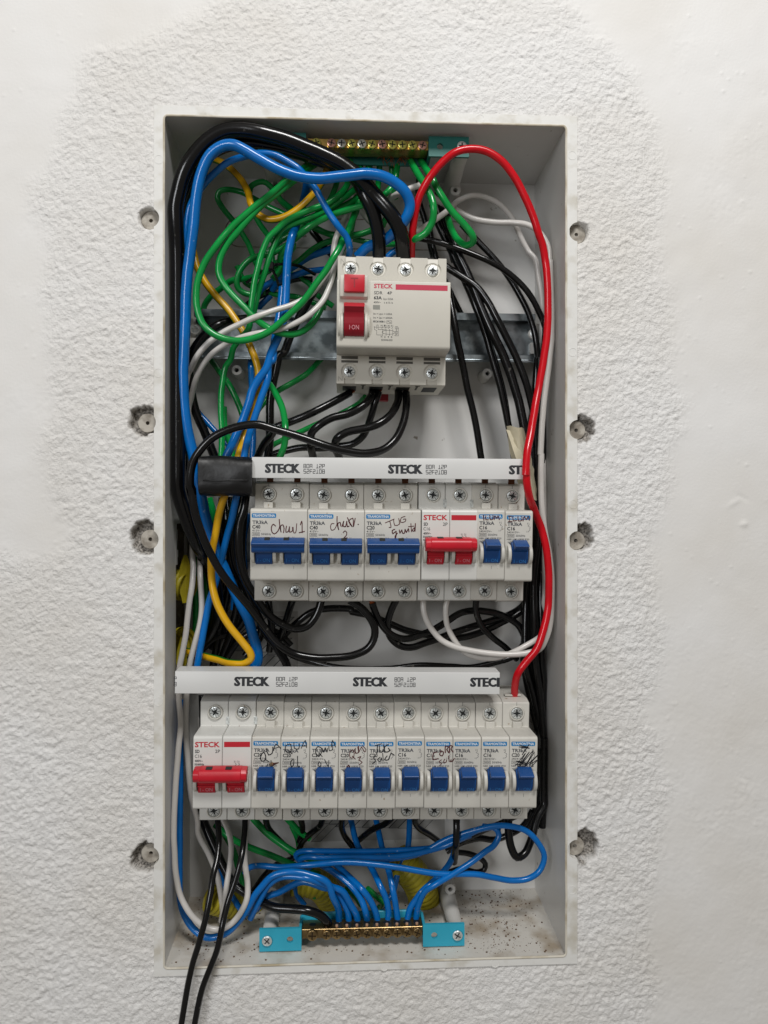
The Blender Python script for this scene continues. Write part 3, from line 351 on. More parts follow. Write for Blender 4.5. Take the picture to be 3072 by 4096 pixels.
 ('G',2.11,'','green wire beside the straight one below the top rail at left','green wires in the box',"-83.2,46.0,73.1 -82.1,45.0,57.9 -77.7,44.0,44.6 -76.8,44.0,37.1"),
 ('G',2.22,'','green wire hidden behind the white wires along the left wall','green wires in the box',"-103.4,60.0,3.2 -105.2,62.0,-52.5 -105.5,62.0,-69.7 -105.9,62.0,-86.9"),
 ('G',2.81,'','thick green wire behind the striped wire in the lower left tangle','green wires in the box',"-94.6,52.0,9.8 -92.0,52.0,-2.4 -95.7,58.0,-21.5 -97.7,64.0,-63.1 -98.2,65.0,-77.1 -99.1,66.0,-91.0"),
 ('G',2.34,'','long green wire below the lower row running into the blue coil','green wires in the box',"-64.9,46.0,-211.3 -54.2,42.3,-221.4 -44.6,39.4,-227.9 -32.3,36.0,-234.1 -12.8,36.0,-241.0"),
 ('G',2.22,'','green wire crossing lower left from the white wire to the blue coil','green wires in the box',"-90.9,56.0,-221.5 -78.6,50.0,-228.8 -67.2,49.5,-234.5 -50.1,48.7,-241.2 -35.9,48.0,-247.5 -16.5,46.0,-254.2"),
 ('G',2.22,'','short green wire under the fourth lower breaker','green wires in the box',"-40.5,46.0,-212.8 -31.2,48.4,-224.4 -23.7,50.0,-230.5"),
 ('G',2.11,'','short green wire standing behind its neighbour under the fourth lower breaker','green wires in the box',"-36.9,56.0,-223.6 -32.6,57.2,-233.8 -31.7,58.0,-241.9"),
 ('G',2.11,'','green wire descending behind the white wires at lower left','green wires in the box',"-85.8,60.0,-229.0 -78.1,60.0,-242.7 -75.3,60.0,-253.4 -71.4,60.0,-267.1"),
 ('G',2.11,'','green wire behind the neutral bar in the middle','green wires in the box',"2.0,34.0,-258.6 7.9,39.2,-266.4 12.4,44.0,-274.8"),
 ('G',2.11,'','green wire behind the neutral bar right of the middle','green wires in the box',"16.4,32.0,-258.0 23.1,37.0,-266.5 26.9,40.0,-271.7 24.3,46.0,-279.1"),
 ('G',2.11,'','short green wire end over the yellow conduit','green wires in the box',"-22.4,50.0,-263.6 -19.9,52.0,-272.8"),
 ('K',2.24,'','black wire rising behind the D shaped green wire','black wires in the box',"56.6,70.0,255.5 54.9,68.6,230.0 59.4,67.6,214.2 65.5,66.0,186.7"),
 ('K',2.24,'','black wire between the D shaped green wire and the long green loop','black wires in the box',"68.8,68.0,234.7 72.4,65.2,217.4 75.8,62.0,197.1 80.4,62.0,181.8"),
 ('G',1.99,'','deep green wire falling left from the earth bar behind the three sweeping ones','green wires in the box',"-5.9,44.0,248.2 -3.8,52.0,240.7 -6.8,53.5,228.5 -13.6,55.0,217.0 -24.1,56.6,208.4 -33.9,58.0,200.4 -44.6,60.0,194.9 -53.8,62.0,187.1"),
 ('G',1.99,'','dark green wire snaking down behind the blue branch toward the rail','green wires in the box',"-37.8,62.0,205.5 -48.5,62.4,194.7 -51.4,62.7,182.1 -45.6,62.9,173.5 -34.0,63.2,170.3 -25.2,63.4,165.2 -18.4,63.7,156.5 -7.6,64.0,148.9"),
 ('G',1.99,'','green wire passing behind the yellow striped wire above the rail','green wires in the box',"-76.2,60.0,176.0 -70.7,62.0,165.0 -59.2,62.4,159.5 -45.6,62.9,155.9 -34.0,63.3,155.2 -12.5,64.0,147.9"),
 ('K',2.13,'','black wire behind the tangle at the top left corner of the rail','black wires in the box',"-71.2,66.0,148.6 -63.0,62.0,153.5 -53.3,62.5,158.6 -45.6,62.9,163.7 -34.0,63.5,168.0 -22.3,64.0,168.3"),
 ('K',2.24,'','black wire crossing behind the white wires at the lower left','black wires in the box',"-102.2,66.0,-100.1 -92.2,64.0,-91.1 -78.4,61.8,-86.0 -70.4,60.0,-77.0 -64.7,60.0,-64.5"),
 ('K',2.46,'','black wire curving from the left tangle under the first upper breaker','black wires in the box',"-83.9,60.0,-105.0 -76.0,58.5,-93.2 -66.3,57.3,-86.3 -54.6,56.0,-83.3 -45.1,56.0,-87.3 -37.4,56.0,-95.0"),
 ('K',2.46,'','leftmost of the eight black wires bundled down the right side behind the red wire','black wires in the box',"140.9,59.0,112.5 137.9,58.0,81.3 135.0,59.0,52.4 138.9,62.0,17.9 141.5,65.0,-9.6 134.3,66.0,-55.6 133.1,65.0,-83.1 131.5,62.0,-110.0 135.8,59.0,-136.8 144.5,58.0,-173.0"),
 ('K',2.46,'','second of the eight black wires bundled down the right side behind the red wire','black wires in the box',"137.6,46.0,109.8 135.7,47.0,79.7 135.9,50.0,51.5 139.0,53.0,17.6 139.5,54.0,-9.4 131.9,53.0,-54.3 129.6,50.0,-80.8 129.6,47.0,-107.1 135.8,46.0,-133.6 142.7,47.0,-169.6 140.1,50.0,-206.2 131.2,53.0,-227.0"),
 ('K',2.46,'','third of the eight black wires bundled down the right side behind the red wire','black wires in the box',"140.0,54.0,111.4 139.4,56.0,81.1 140.5,59.0,52.4 143.0,62.0,17.9 142.6,62.0,-9.5 135.6,60.0,-55.0 134.0,57.0,-81.9 134.3,54.0,-108.5 140.2,54.0,-135.6 146.1,57.0,-172.7 143.4,60.0,-210.0 134.8,62.0,-230.7"),
 ('K',2.46,'','fourth of the eight black wires bundled down the right side behind the red wire','black wires in the box',"138.1,43.0,109.2 139.0,46.0,79.6 140.1,48.0,51.4 139.9,48.0,17.5 138.4,45.0,-9.2 133.6,42.0,-53.2 134.3,40.0,-79.4 135.1,41.0,-106.0 139.0,43.0,-132.9 143.2,46.0,-169.3"),
 ('K',2.46,'','fifth of the eight black wires bundled down the right side behind the red wire','black wires in the box',"140.4,52.0,111.0 140.5,53.0,80.6 143.3,56.0,52.1 146.4,59.0,17.8 146.5,60.0,-9.5 141.3,59.0,-55.0 138.3,56.0,-81.8 137.7,53.0,-108.3 143.1,52.0,-135.2 147.4,53.0,-171.5 145.5,56.0,-208.6 137.8,59.0,-229.6"),
 ('K',2.46,'','sixth of the eight black wires bundled down the right side behind the red wire','black wires in the box',"139.6,46.0,109.8 142.0,49.0,80.1 145.1,52.0,51.8 145.0,52.0,17.6 143.5,50.0,-9.3 139.8,47.0,-53.8 139.8,44.0,-80.0 140.1,44.0,-106.6 144.0,47.0,-133.9 146.6,50.0,-170.5 144.4,52.0,-207.1 137.9,52.0,-226.7"),
 ('K',2.46,'','seventh of the eight black wires bundled down the right side behind the red wire','black wires in the box',"144.4,61.0,112.9 147.1,63.0,82.1 149.6,64.0,52.9 148.2,62.0,17.9 147.2,59.0,-9.5 146.3,57.0,-54.8 147.3,56.0,-81.9 146.2,58.0,-109.4 148.6,61.0,-137.4 150.5,64.0,-174.9"),
 ('K',2.46,'','rightmost of the eight black wires bundled down the right side behind the red wire','black wires in the box',"142.7,53.0,111.3 142.8,50.0,80.2 143.7,48.0,51.4 147.2,49.0,17.5 148.9,51.0,-9.3 149.7,54.0,-54.5 148.0,56.0,-81.9 143.0,55.0,-108.8 145.7,52.0,-135.2 148.3,49.0,-170.3 147.1,48.0,-205.6 142.0,49.0,-225.6"),
 ('K',2.69,'','black wire deep in the lower left tangle, left of the striped wire','black wires in the box',"-85.9,56.0,10.6 -86.9,57.9,-7.8 -85.1,60.0,-28.5 -87.1,64.0,-49.4 -93.1,67.3,-70.5 -99.1,70.0,-88.2"),
 ('K',2.69,'','black wire deep in the lower left tangle, right of the striped wire','black wires in the box',"-82.1,58.0,10.6 -79.8,56.0,-14.6 -80.9,59.0,-35.3 -82.7,62.0,-56.1 -87.1,63.5,-76.9 -91.4,65.0,-97.9 -94.3,66.0,-111.9"),
 ('K',2.69,'','black wire deep in the tangle just left of the first breaker','black wires in the box',"-75.7,46.0,10.4 -80.3,50.0,-11.8 -81.1,50.9,-25.3 -75.2,52.0,-41.6 -75.1,56.0,-62.3 -79.6,59.0,-83.2 -86.8,62.0,-104.2"),
 ('K',2.69,'','black wire behind the two long white wires','black wires in the box',"-98.7,60.0,5.8 -100.8,64.0,-21.7 -100.1,68.0,-49.7 -97.7,70.0,-77.8 -103.3,70.0,-98.6"),
 ('K',2.69,'','black wire slanting to the sticker behind the lower busbar','black wires in the box',"-74.3,60.0,-69.7 -76.9,64.0,-84.0 -81.9,66.0,-98.1 -87.4,66.0,-110.5"),
 ('K',2.69,'','black wire squeezed against the left side of the first breaker','black wires in the box',"-67.7,40.0,8.9 -70.8,44.0,-21.0 -70.0,48.0,-41.3 -64.9,50.0,-58.3 -58.3,54.0,-86.8 -69.7,54.0,-102.1"),
 ('K',2.69,'','black wire behind the first breaker of the lower row at its left edge','black wires in the box',"-97.7,44.0,-126.5 -96.2,40.0,-153.7 -100.6,46.0,-180.5 -98.4,48.0,-214.8"),
 ('K',2.69,'','black wire beside the white wires at lower left','black wires in the box',"-101.6,52.0,-192.0 -97.4,50.0,-216.0 -89.9,50.0,-233.3 -86.8,54.0,-250.4 -79.5,56.0,-266.9"),
]
WRITING = {
 'b1':["-42.55,-6.48 -44.05,-5.34 -45.18,-7.23 -44.80,-10.25 -43.30,-11.39 -41.05,-9.50 -39.92,-6.48","-40.29,-2.32 -39.92,-6.48 -39.17,-10.26 -39.54,-6.48 -38.04,-5.72 -37.29,-7.99 -37.66,-10.64","-35.78,-6.48 -36.16,-10.26 -34.66,-9.88 -33.90,-6.86 -33.90,-10.26 -32.02,-9.51 -32.02,-7.24","-31.64,-7.24 -31.27,-10.64 -30.14,-10.65 -29.39,-4.97","-27.12,-5.73 -26.22,-3.46 -25.99,-10.65","-27.88,-10.65 -24.49,-9.89"],
 'b2':["-5.97,-4.98 -7.49,-4.98 -8.25,-6.88 -7.49,-9.15 -5.60,-8.40 -4.08,-4.98","-4.08,-0.43 -4.08,-4.98 -3.10,-8.78 -3.70,-4.98 -2.19,-4.23 -1.81,-6.50","-1.05,-6.88 0.09,-3.47 -0.29,-6.50 1.22,-6.89 1.98,-3.47 2.36,-6.89 3.50,-6.51","2.36,-1.19 3.88,-4.23 5.40,-6.89 3.12,-3.47 5.78,-1.57 6.15,-6.89 7.29,-1.57","9.04,-5.37 9.34,-5.60","-0.29,-10.68 0.84,-9.54 1.98,-10.68 1.60,-12.58 0.09,-14.10 2.36,-13.95"],
 'b3':["26.23,-4.53 31.90,-2.10","29.07,-3.32 29.88,-7.36 28.66,-7.36","31.50,-2.51 32.31,-6.15 35.15,-5.34 34.74,-1.70","38.80,-0.49 36.37,-1.30 35.96,-4.13 38.80,-3.73 39.21,-2.11 37.59,-2.27","32.31,-8.58 30.69,-9.39 31.09,-11.41 33.12,-9.80 32.72,-14.65 32.47,-13.03 33.93,-11.01","35.15,-8.99 35.56,-11.01 36.77,-8.99 37.18,-11.01 38.40,-11.02 38.80,-8.59 39.62,-10.61 40.84,-8.18 41.24,-10.21","42.46,-4.94 42.87,-10.21","40.84,-6.97 44.49,-6.57","44.49,-7.78 43.27,-9.40 44.49,-9.81 44.90,-7.38","45.31,-4.94 45.14,-9.81"],
 'b5':["88.62,0.33 89.03,-2.93","90.26,0.33 90.26,-2.53 91.91,-2.53","92.73,0.33 93.14,-2.53 94.78,-2.12 94.78,0.33","95.60,-2.53 96.02,-0.08 97.25,-1.71 98.07,-0.08 98.90,-2.53"],
 'b6':["105.48,-0.49 105.48,-3.75","104.66,-0.49 106.72,-0.49","104.66,-3.75 107.13,-3.75","107.54,-0.49 107.96,-3.35 110.02,-2.94","110.84,-0.49 111.25,-3.35 113.32,-2.94 113.32,-0.49","114.14,-3.35 114.97,-0.49 116.21,-2.53 117.45,-0.49 118.27,-2.94"],
 'c1':["-49.34,-148.08 -51.19,-150.29 -50.82,-153.65 -48.60,-153.31 -48.23,-150.34 -49.34,-148.08","-48.60,-152.57 -46.38,-154.10","-47.86,-145.87 -46.38,-150.00 -44.15,-148.91 -43.78,-145.19","-43.41,-147.43 -41.93,-143.35 -38.96,-146.01","-42.67,-145.95 -40.07,-145.25","-46.75,-155.58 -47.71,-157.43 -46.38,-159.32 -45.26,-157.47 -46.00,-155.60","-44.89,-153.38 -44.52,-157.11 -41.93,-155.67"],
 'c2':["-33.01,-143.49 -35.62,-144.20 -35.99,-147.55 -33.76,-149.08 -32.27,-146.87 -33.01,-143.49","-33.76,-147.59 -31.90,-149.49","-30.78,-142.78 -30.41,-146.15 -27.81,-146.56 -27.44,-143.21","-26.32,-146.21 -23.71,-141.40 -22.97,-145.89","-25.58,-144.73 -22.97,-144.77","-31.16,-152.86 -32.64,-154.33 -32.27,-157.70 -31.16,-156.60 -30.78,-153.61","-28.55,-151.04 -28.18,-157.77 -27.06,-157.42"],
 'c3':["-15.89,-145.26 -17.38,-147.11 -16.63,-150.86 -14.39,-150.52 -13.65,-146.42 -15.89,-145.26","-15.14,-149.39 -13.27,-151.66","-13.27,-146.42 -12.53,-148.68 -11.41,-146.08 -10.29,-148.72 -9.91,-146.48","-9.17,-144.99 -8.79,-147.99 -6.92,-147.27 -6.92,-144.28","-7.67,-145.76 -6.92,-141.66 -5.06,-145.81","-15.14,-154.63 -15.89,-156.86 -14.77,-158.00 -14.02,-156.14 -15.14,-154.63","-11.78,-153.56 -9.54,-157.72 -9.17,-153.98"],
 'c4':["5.43,-147.47 3.93,-148.95 3.93,-152.32 5.80,-152.73 6.55,-149.74 5.43,-147.47","5.43,-151.60 7.30,-153.51","7.30,-146.75 7.30,-149.75 9.18,-149.41 9.18,-145.28","8.74,-145.94 9.53,-149.14 11.13,-145.97 13.12,-149.20 13.92,-147.61 11.53,-145.18","2.06,-158.29 3.18,-157.19 3.55,-159.44 2.06,-159.42","8.74,-152.71 10.73,-151.95 9.53,-153.92 11.53,-155.55 9.53,-157.11"],
 'c5':["19.51,-145.31 23.91,-144.18","21.11,-144.94 20.71,-150.12","22.31,-145.35 22.71,-149.35 25.11,-148.59 24.71,-144.59","27.91,-144.64 25.51,-146.20 25.91,-149.41 28.71,-148.65 27.91,-147.04","19.91,-151.70 18.71,-152.88 19.91,-154.90 17.91,-156.46","22.71,-152.55 21.11,-154.12 22.71,-155.34 23.51,-152.96 23.91,-154.96","24.31,-150.18 24.71,-154.98","27.11,-151.82 25.51,-154.19 27.91,-154.23 29.51,-150.26 31.51,-151.50"],
 'c7':["58.43,-149.93 56.01,-150.70 56.01,-154.70 59.23,-153.96","60.84,-149.17 60.04,-151.56 61.65,-152.39 62.46,-150.00 60.84,-149.17","63.67,-150.42 63.67,-146.41 65.68,-146.84 64.47,-148.43 66.09,-150.46","66.49,-150.07 66.33,-146.05 68.11,-146.48 67.14,-148.07 68.51,-150.10","61.25,-154.79 59.63,-155.97 61.25,-157.20 60.04,-158.38","63.26,-154.43 62.46,-156.42 64.07,-156.44 64.47,-154.85","65.68,-152.46 66.09,-156.08","67.30,-154.89 66.89,-156.09 68.11,-155.71 69.32,-154.13"],
 'c10':["110.29,-147.55 116.81,-148.46 111.10,-146.76 115.99,-147.81 111.92,-148.39","112.32,-152.42 116.81,-146.04","108.66,-158.81 114.36,-151.65 110.29,-158.84 116.81,-150.88 111.10,-159.26 119.26,-150.12 114.36,-159.72 120.08,-150.94 115.18,-158.93 122.53,-152.59 116.81,-158.95 122.12,-155.82 117.63,-160.58","107.84,-158.80 115.18,-158.12 108.66,-156.40 115.18,-159.33 109.47,-159.63","116.81,-160.57 118.44,-155.75 118.85,-160.20"],
}

# ------------------------------------------------------------------ wall
LUGS = [(-122.9, 186.1), (-125.0, 56.8), (-123.3, -17.4), (-122.9, -217.9), (152.8, 182.4), (152.7, 53.7), (152.4, -18.8), (151.9, -219.6)]
PIT = [6.4, 8.6, 9.4, 8.6, 6.6, 7.4, 7.6, 9.8]               # radius of the hollow round each lug
PITO = [(0, 0), (-1.6, 1.6), (-2.6, 1.0), (-2.2, -1.5), (0, 0), (3.0, .5), (3.2, 2.4), (4.6, 1.2)]
OX0, OX1, OZ0, OZ1 = -113.6, 144.6, -289.0, 251.2            # box opening
def vnoise(X, Z, sc, seed):
    rs = np.random.RandomState(seed); g = rs.rand(512, 512)
    x = X/sc+1000.; z = Z/sc+1000.; xi = np.floor(x).astype(int); zi = np.floor(z).astype(int)
    fx = x-xi; fz = z-zi; fx = fx*fx*(3-2*fx); fz = fz*fz*(3-2*fz)
    a = g[xi % 512, zi % 512]; b = g[(xi+1) % 512, zi % 512]; c = g[xi % 512, (zi+1) % 512]; d = g[(xi+1) % 512, (zi+1) % 512]
    return (a*(1-fx)+b*fx)*(1-fz)+(c*(1-fx)+d*fx)*fz-.5
def build_wall():
    st = .9
    xs = np.concatenate([np.linspace(-420, -222, 24), np.arange(-218, 284, st), np.linspace(288, 480, 24)])
    zs = np.concatenate([np.linspace(-520, -344, 20), np.arange(-340, 336, st), np.linspace(340, 520, 20)])
    X, Z = np.meshgrid(xs, zs, indexing='ij')
    poly = [(-186, 1000), (-193, 171), (-187, 132), (-195, 255), (-178, 289), (-160, 303), (-115, 306), (-96, 314), (-82, 326), (-58, 345),
            (130, 345), (146, 325), (180, 298), (198, 262), (207, 200), (216, 110), (221, 52), (217, 15), (206, -15), (207, -47), (206, -74), (203, -122), (206, -200), (203, -260), (204, -600), (-600, -600), (-600, -30), (-186, -28), (-174, -26), (-172, -14), (-186, 0), (-187, 30), (-187, 65), (-188, 85), (-188, 130)]
    poly = [(-191, 175), (-187, 210), (-178, 255), (-168, 285), (-140, 298), (-115, 302), (-96, 310), (-82, 324), (-58, 345)]+poly[10:]
    inside = np.zeros(X.shape, bool); wob = 14*vnoise(X, Z, 22, 36)+9*vnoise(X, Z, 9, 5)+7*vnoise(X, Z, 3.0, 6)
    XX = X+wob; ZZ = Z+12*vnoise(X, Z, 24, 37)+8*vnoise(X, Z, 8, 8)+5*vnoise(X, Z, 3, 38)
    n = len(poly)
    for i in range(n):
        (x0, z0), (x1, z1) = poly[i], poly[(i+1) % n]
        if z0 == z1: continue
        c = ((z0 > ZZ) != (z1 > ZZ)) & (XX < (x1-x0)*(ZZ-z0)/(z1-z0)+x0); inside ^= c
    m = inside.astype(float)
    for _ in range(40): m = (m+np.roll(m, 1, 0)+np.roll(m, -1, 0)+np.roll(m, 1, 1)+np.roll(m, -1, 1))/5
    grain = vnoise(X-Z*.4, Z+X*.25, 2.2, 1)*.55+vnoise(X, Z, 1.3, 2)*.5+vnoise(X+.5*Z, Z, 4.6, 3)*.3+vnoise(X*.6-.5*Z, Z*1.3+.4*X, 6.5, 31)*.35*(vnoise(X, Z, 40, 32)+.5)
    amp = .75+.5*(vnoise(X, Z, 30, 4)+.5)
    h = m*(grain*amp*1.3+.1)+(.45*vnoise(X, Z, 26, 9)+.2*vnoise(X, Z, 9, 10)+.35*vnoise(X*.25+Z, Z*.8-X, 12, 33)*np.clip(vnoise(X, Z, 55, 34)*3, 0, 1)+.35*grain*np.clip(vnoise(X, Z, 22, 35)*2.4-.35, 0, 1)+.3*grain*np.clip((-Z-10)/140, 0, 1)*(vnoise(X, Z, 14, 39)+.7))*(1-.3*m)
    # trowel marks and pimples on the smooth paint
    rs = np.random.RandomState(4)
    for _ in range(420):
        px, pz = rs.uniform(-216, 282), rs.uniform(-330, 330); r = rs.uniform(.45, .9); a = rs.uniform(.25, .6)
        ix = np.searchsorted(xs, px); iz = np.searchsorted(zs, pz); sl = (slice(max(ix-4, 0), ix+5), slice(max(iz-4, 0), iz+5))
        h[sl] += a*np.exp(-((X[sl]-px)**2+(Z[sl]-pz)**2)/(r*r))*(1-m[sl])
    for (px, pz, L, w, a, A) in [(257, 6, 5, 1.7, .5, .4), (263, 9.5, 4, 1.4, -.5, -.35), (264, -8, 2.3, 2.0, 0, .8), (-165, 130, 3, 3, 0, .5), (-178, 106, 16, 9, .5, .28)]:
        u = (X-px)*math.cos(a)+(Z-pz)*math.sin(a); v = -(X-px)*math.sin(a)+(Z-pz)*math.cos(a)
        h += A*np.exp(-(u/L)**2-(v/w)**2)
    h *= np.clip(1-np.maximum(0, np.maximum(np.abs(X-33)-251, np.abs(Z)-336))/6, 0, 1)
    dirt = np.zeros(X.shape)
    for (lx, lz), pr, (ox, oz) in zip(LUGS, PIT, PITO):
        sgn = -1 if lx < 0 else 1
        d1 = np.hypot(X-lx, Z-lz)-6.5
        wv = 2.6*vnoise(X, Z, 3.2, 21)+1.3*vnoise(X, Z, 1.3, 22)
        d2 = np.hypot(X-lx-ox, (Z-lz-oz)*.92)-pr+wv if (ox or oz) else d1+1
        d = np.minimum(d1, d2)
        k = np.clip(-d/1.1+.5, 0, 1); dep = 7.+2.*vnoise(X, Z, 2.5, 23)
        h = h*(1-k)-dep*k
        if ox or oz: dirt = np.maximum(dirt, np.clip(.72-(d2-.1)/(1.5 if lx > 0 else .8)+(1.3 if lx > 0 else .8)*vnoise(X, Z, 2.0, 24), 0, 1)*(d2 < 4))
        else: dirt = np.maximum(dirt, .5*k)
    near = np.maximum(np.maximum(OX0-6-X, X-OX1-6), np.maximum(OZ0-5-Z, Z-OZ1-6))
    h -= .55*np.exp(-np.clip(near, 0, 50)/1.2)*(near > 0)
    keep = ~((X > OX0-3) & (X < OX1+3) & (Z > OZ0-3) & (Z < OZ1+3))
    nx, nz = X.shape; idx = np.arange(nx*nz).reshape(nx, nz)
    a = idx[:-1, :-1]; b = idx[1:, :-1]; c = idx[1:, 1:]; d = idx[:-1, 1:]
    kf = keep[:-1, :-1] | keep[1:, :-1] | keep[1:, 1:] | keep[:-1, 1:]
    F = np.stack([a[kf], b[kf], c[kf], d[kf]], 1)
    me = bpy.data.meshes.new('wall'); co = np.stack([X, -h, Z], -1).reshape(-1, 3)*S
    me.vertices.add(len(co)); me.vertices.foreach_set('co', co.astype(np.float32).ravel())
    me.loops.add(F.size); me.loops.foreach_set('vertex_index', F.ravel().astype(np.int32))
    me.polygons.add(len(F)); me.polygons.foreach_set('loop_start', np.arange(0, F.size, 4, dtype=np.int32))
    me.polygons.foreach_set('use_smooth', np.ones(len(F), bool)); me.update()
    at = me.attributes.new('cement_mask', 'FLOAT', 'POINT'); at.data.foreach_set('value', dirt.ravel().astype(np.float32))
    a2 = me.attributes.new('rough_mask', 'FLOAT', 'POINT'); a2.data.foreach_set('value', m.ravel().astype(np.float32))
    me.validate()
    w = bpy.data.materials.new('painted_plaster'); w.use_nodes = True; nt = w.node_tree; B = nt.nodes['Principled BSDF']; L = nt.links
    geo = nt.nodes.new('ShaderNodeNewGeometry')
    A1 = nt.nodes.new('ShaderNodeAttribute'); A1.attribute_name = 'cement_mask'
    A2 = nt.nodes.new('ShaderNodeAttribute'); A2.attribute_name = 'rough_mask'
    n1 = nt.nodes.new('ShaderNodeTexNoise'); n1.inputs['Scale'].default_value = 9; n1.inputs['Detail'].default_value = 5; L.new(geo.outputs['Position'], n1.inputs['Vector'])
    r1 = nt.nodes.new('ShaderNodeValToRGB'); L.new(n1.outputs['Fac'], r1.inputs['Fac'])
    r1.color_ramp.elements[0].color = (.73, .705, .665, 1); r1.color_ramp.elements[1].color = (.80, .79, .775, 1)
    r1.color_ramp.elements[0].position = .3; r1.color_ramp.elements[1].position = .62
    n2 = nt.nodes.new('ShaderNodeTexNoise'); n2.inputs['Scale'].default_value = 700; n2.inputs['Detail'].default_value = 3; L.new(geo.outputs['Position'], n2.inputs['Vector'])
    r2 = nt.nodes.new('ShaderNodeValToRGB'); L.new(n2.outputs['Fac'], r2.inputs['Fac'])
    r2.color_ramp.elements[0].color = (.10, .09, .08, 1); r2.color_ramp.elements[1].color = (.42, .39, .35, 1)
    r2.color_ramp.elements[0].position = .38; r2.color_ramp.elements[1].position = .62
    mx = nt.nodes.new('ShaderNodeMix'); mx.data_type = 'RGBA'; L.new(A1.outputs['Fac'], mx.inputs[0]); L.new(r1.outputs['Color'], mx.inputs[6]); L.new(r2.outputs['Color'], mx.inputs[7])
    L.new(mx.outputs[2], B.inputs['Base Color']); B.inputs['Roughness'].default_value = .6
    n3 = nt.nodes.new('ShaderNodeTexNoise'); n3.inputs['Scale'].default_value = 520; n3.inputs['Detail'].default_value = 4; n3.inputs['Roughness'].default_value = .6; L.new(geo.outputs['Position'], n3.inputs['Vector'])
    mt = nt.nodes.new('ShaderNodeMath'); mt.operation = 'MULTIPLY'; L.new(n3.outputs['Fac'], mt.inputs[0])
    mr = nt.nodes.new('ShaderNodeMapRange'); L.new(A2.outputs['Fac'], mr.inputs[0]); mr.inputs[3].default_value = .12; mr.inputs[4].default_value = 1.0
    L.new(mr.outputs[0], mt.inputs[1])
    bp = nt.nodes.new('ShaderNodeBump'); bp.inputs['Distance'].default_value = .0011; bp.inputs['Strength'].default_value = 1.0; L.new(mt.outputs[0], bp.inputs['Height']); L.new(bp.outputs['Normal'], B.inputs['Normal'])
    me.materials.append(w)
    o = link('wall', me); o['kind'] = 'structure'
    return o
build_wall()

# ------------------------------------------------------------------ the recessed box
box = thing('distribution_box', 'open white plastic wiring enclosure sunk in the rough plaster wall', 'electrical box', (15.5, 82, -289))
bo = (-15.5, -82, 289)
def flange_loop():
    xo0, xo1, zo0, zo1 = OX0-6.2, OX1+7.3, OZ0-4.9, OZ1+6.2
    def side(xe, sg, lugs, z_from, z_to):
        pts = []; zs = sorted(lugs, key=lambda l: l[1], reverse=(z_to < z_from))
        for lx, lz in zs:
            r = 6.4; dx = xe-lx
            if abs(dx) >= r: continue
            hz = math.sqrt(r*r-dx*dx); a0 = math.atan2(hz, dx); d = 1 if z_to > z_from else -1
            for k in range(11):
                t = -1+2*k/10
                ang = a0*t*d if dx > 0 else math.pi-(math.pi-a0)*t*d
                if dx > 0: q = (lx+r*math.cos(ang), lz+r*math.sin(ang))
                else: q = (lx+r*math.cos(ang), lz+r*math.sin(ang))
                if sg < 0: q = (lx+r*math.cos(a_in(t*d, dx, r)), lz+r*math.sin(a_in(t*d, dx, r)))
                else: q = (lx-r*math.cos(a_in(t*d, -dx, r)), lz+r*math.sin(a_in(t*d, -dx, r)))
                pts.append(q)
        return pts
    def a_in(t, dx, r):        # arc on the inner (box) side of the strip edge
        return t*math.acos(max(-1, min(1, dx/r)))
    L = [l for l in LUGS if l[0] < 0]; Rr = [l for l in LUGS if l[0] > 0]
    left = side(xo0, -1, L, -400, 400); right = side(xo1, 1, Rr, 400, -400)
    outer = [(xo0, zo0)]+left+[(xo0, zo1), (xo1, zo1)]+right+[(xo1, zo0)]
    return outer
def build_flange(b):
    outer = flange_loop(); inner = []
    for cx, cz, a in [(OX0, OZ0, 180), (OX0, OZ1, 90), (OX1, OZ1, 0), (OX1, OZ0, -90)]:
        r = 2.6; ccx = cx+(r if cx < 0 else -r); ccz = cz+(r if cz < 0 else -r)
        for k in range(5):
            t = R(a+90-k*22.5) if True else 0
            inner.append((ccx+r*math.cos(t), ccz+r*math.sin(t)))
    bm = b.bm
    o = [bm.verts.new((x, -1.0, z)) for x, z in outer]; i = [bm.verts.new((x, -1.0, z)) for x, z in inner]
    eo = [bm.edges.new((o[k], o[(k+1) % len(o)])) for k in range(len(o))]; ei = [bm.edges.new((i[k], i[(k+1) % len(i)])) for k in range(len(i))]
    bmesh.ops.triangle_fill(bm, edges=eo+ei, use_beauty=True, use_dissolve=False)
    for f in bm.faces:
        f.normal_update()
        if f.normal.y > 0: f.normal_flip()
    for loop, mi in ((o, 0), (i, 1)):
        back = [bm.verts.new((v.co.x, (6. if mi == 0 else -.41), v.co.z)) for v in loop]
        for k in range(len(loop)):
            f = bm.faces.new((loop[k], loop[(k+1) % len(loop)], back[(k+1) % len(loop)], back[k])); f.material_index = mi
fb = MB(); build_flange(fb); link('flange', fb.mesh('flange', [M_FLANGE, M_EDGE], recalc=False), box, bo)
def bead(b):
    q = []
    for cx, cz, a in [(OX0, OZ0, 180), (OX0, OZ1, 90), (OX1, OZ1, 0), (OX1, OZ0, -90)]:
        r = 2.6; ccx = cx+(r if cx < 0 else -r); ccz = cz+(r if cz < 0 else -r)
        for k in range(7): q.append((ccx+r*math.cos(R(a+90-k*15)), -.75, ccz+r*math.sin(R(a+90-k*15))))
    qq = []
    for a_, c_ in zip(q, q[1:]+q[:1]):
        n = max(1, int((Vector(a_)-Vector(c_)).length/12)); qq += [tuple(Vector(a_).lerp(Vector(c_), k/n)+Vector((random.uniform(-.12, .12), 0, random.uniform(-.12, .12)))*(n > 1)) for k in range(n)]
    b.tube(qq+[qq[0]], .75, 8, cap=False)
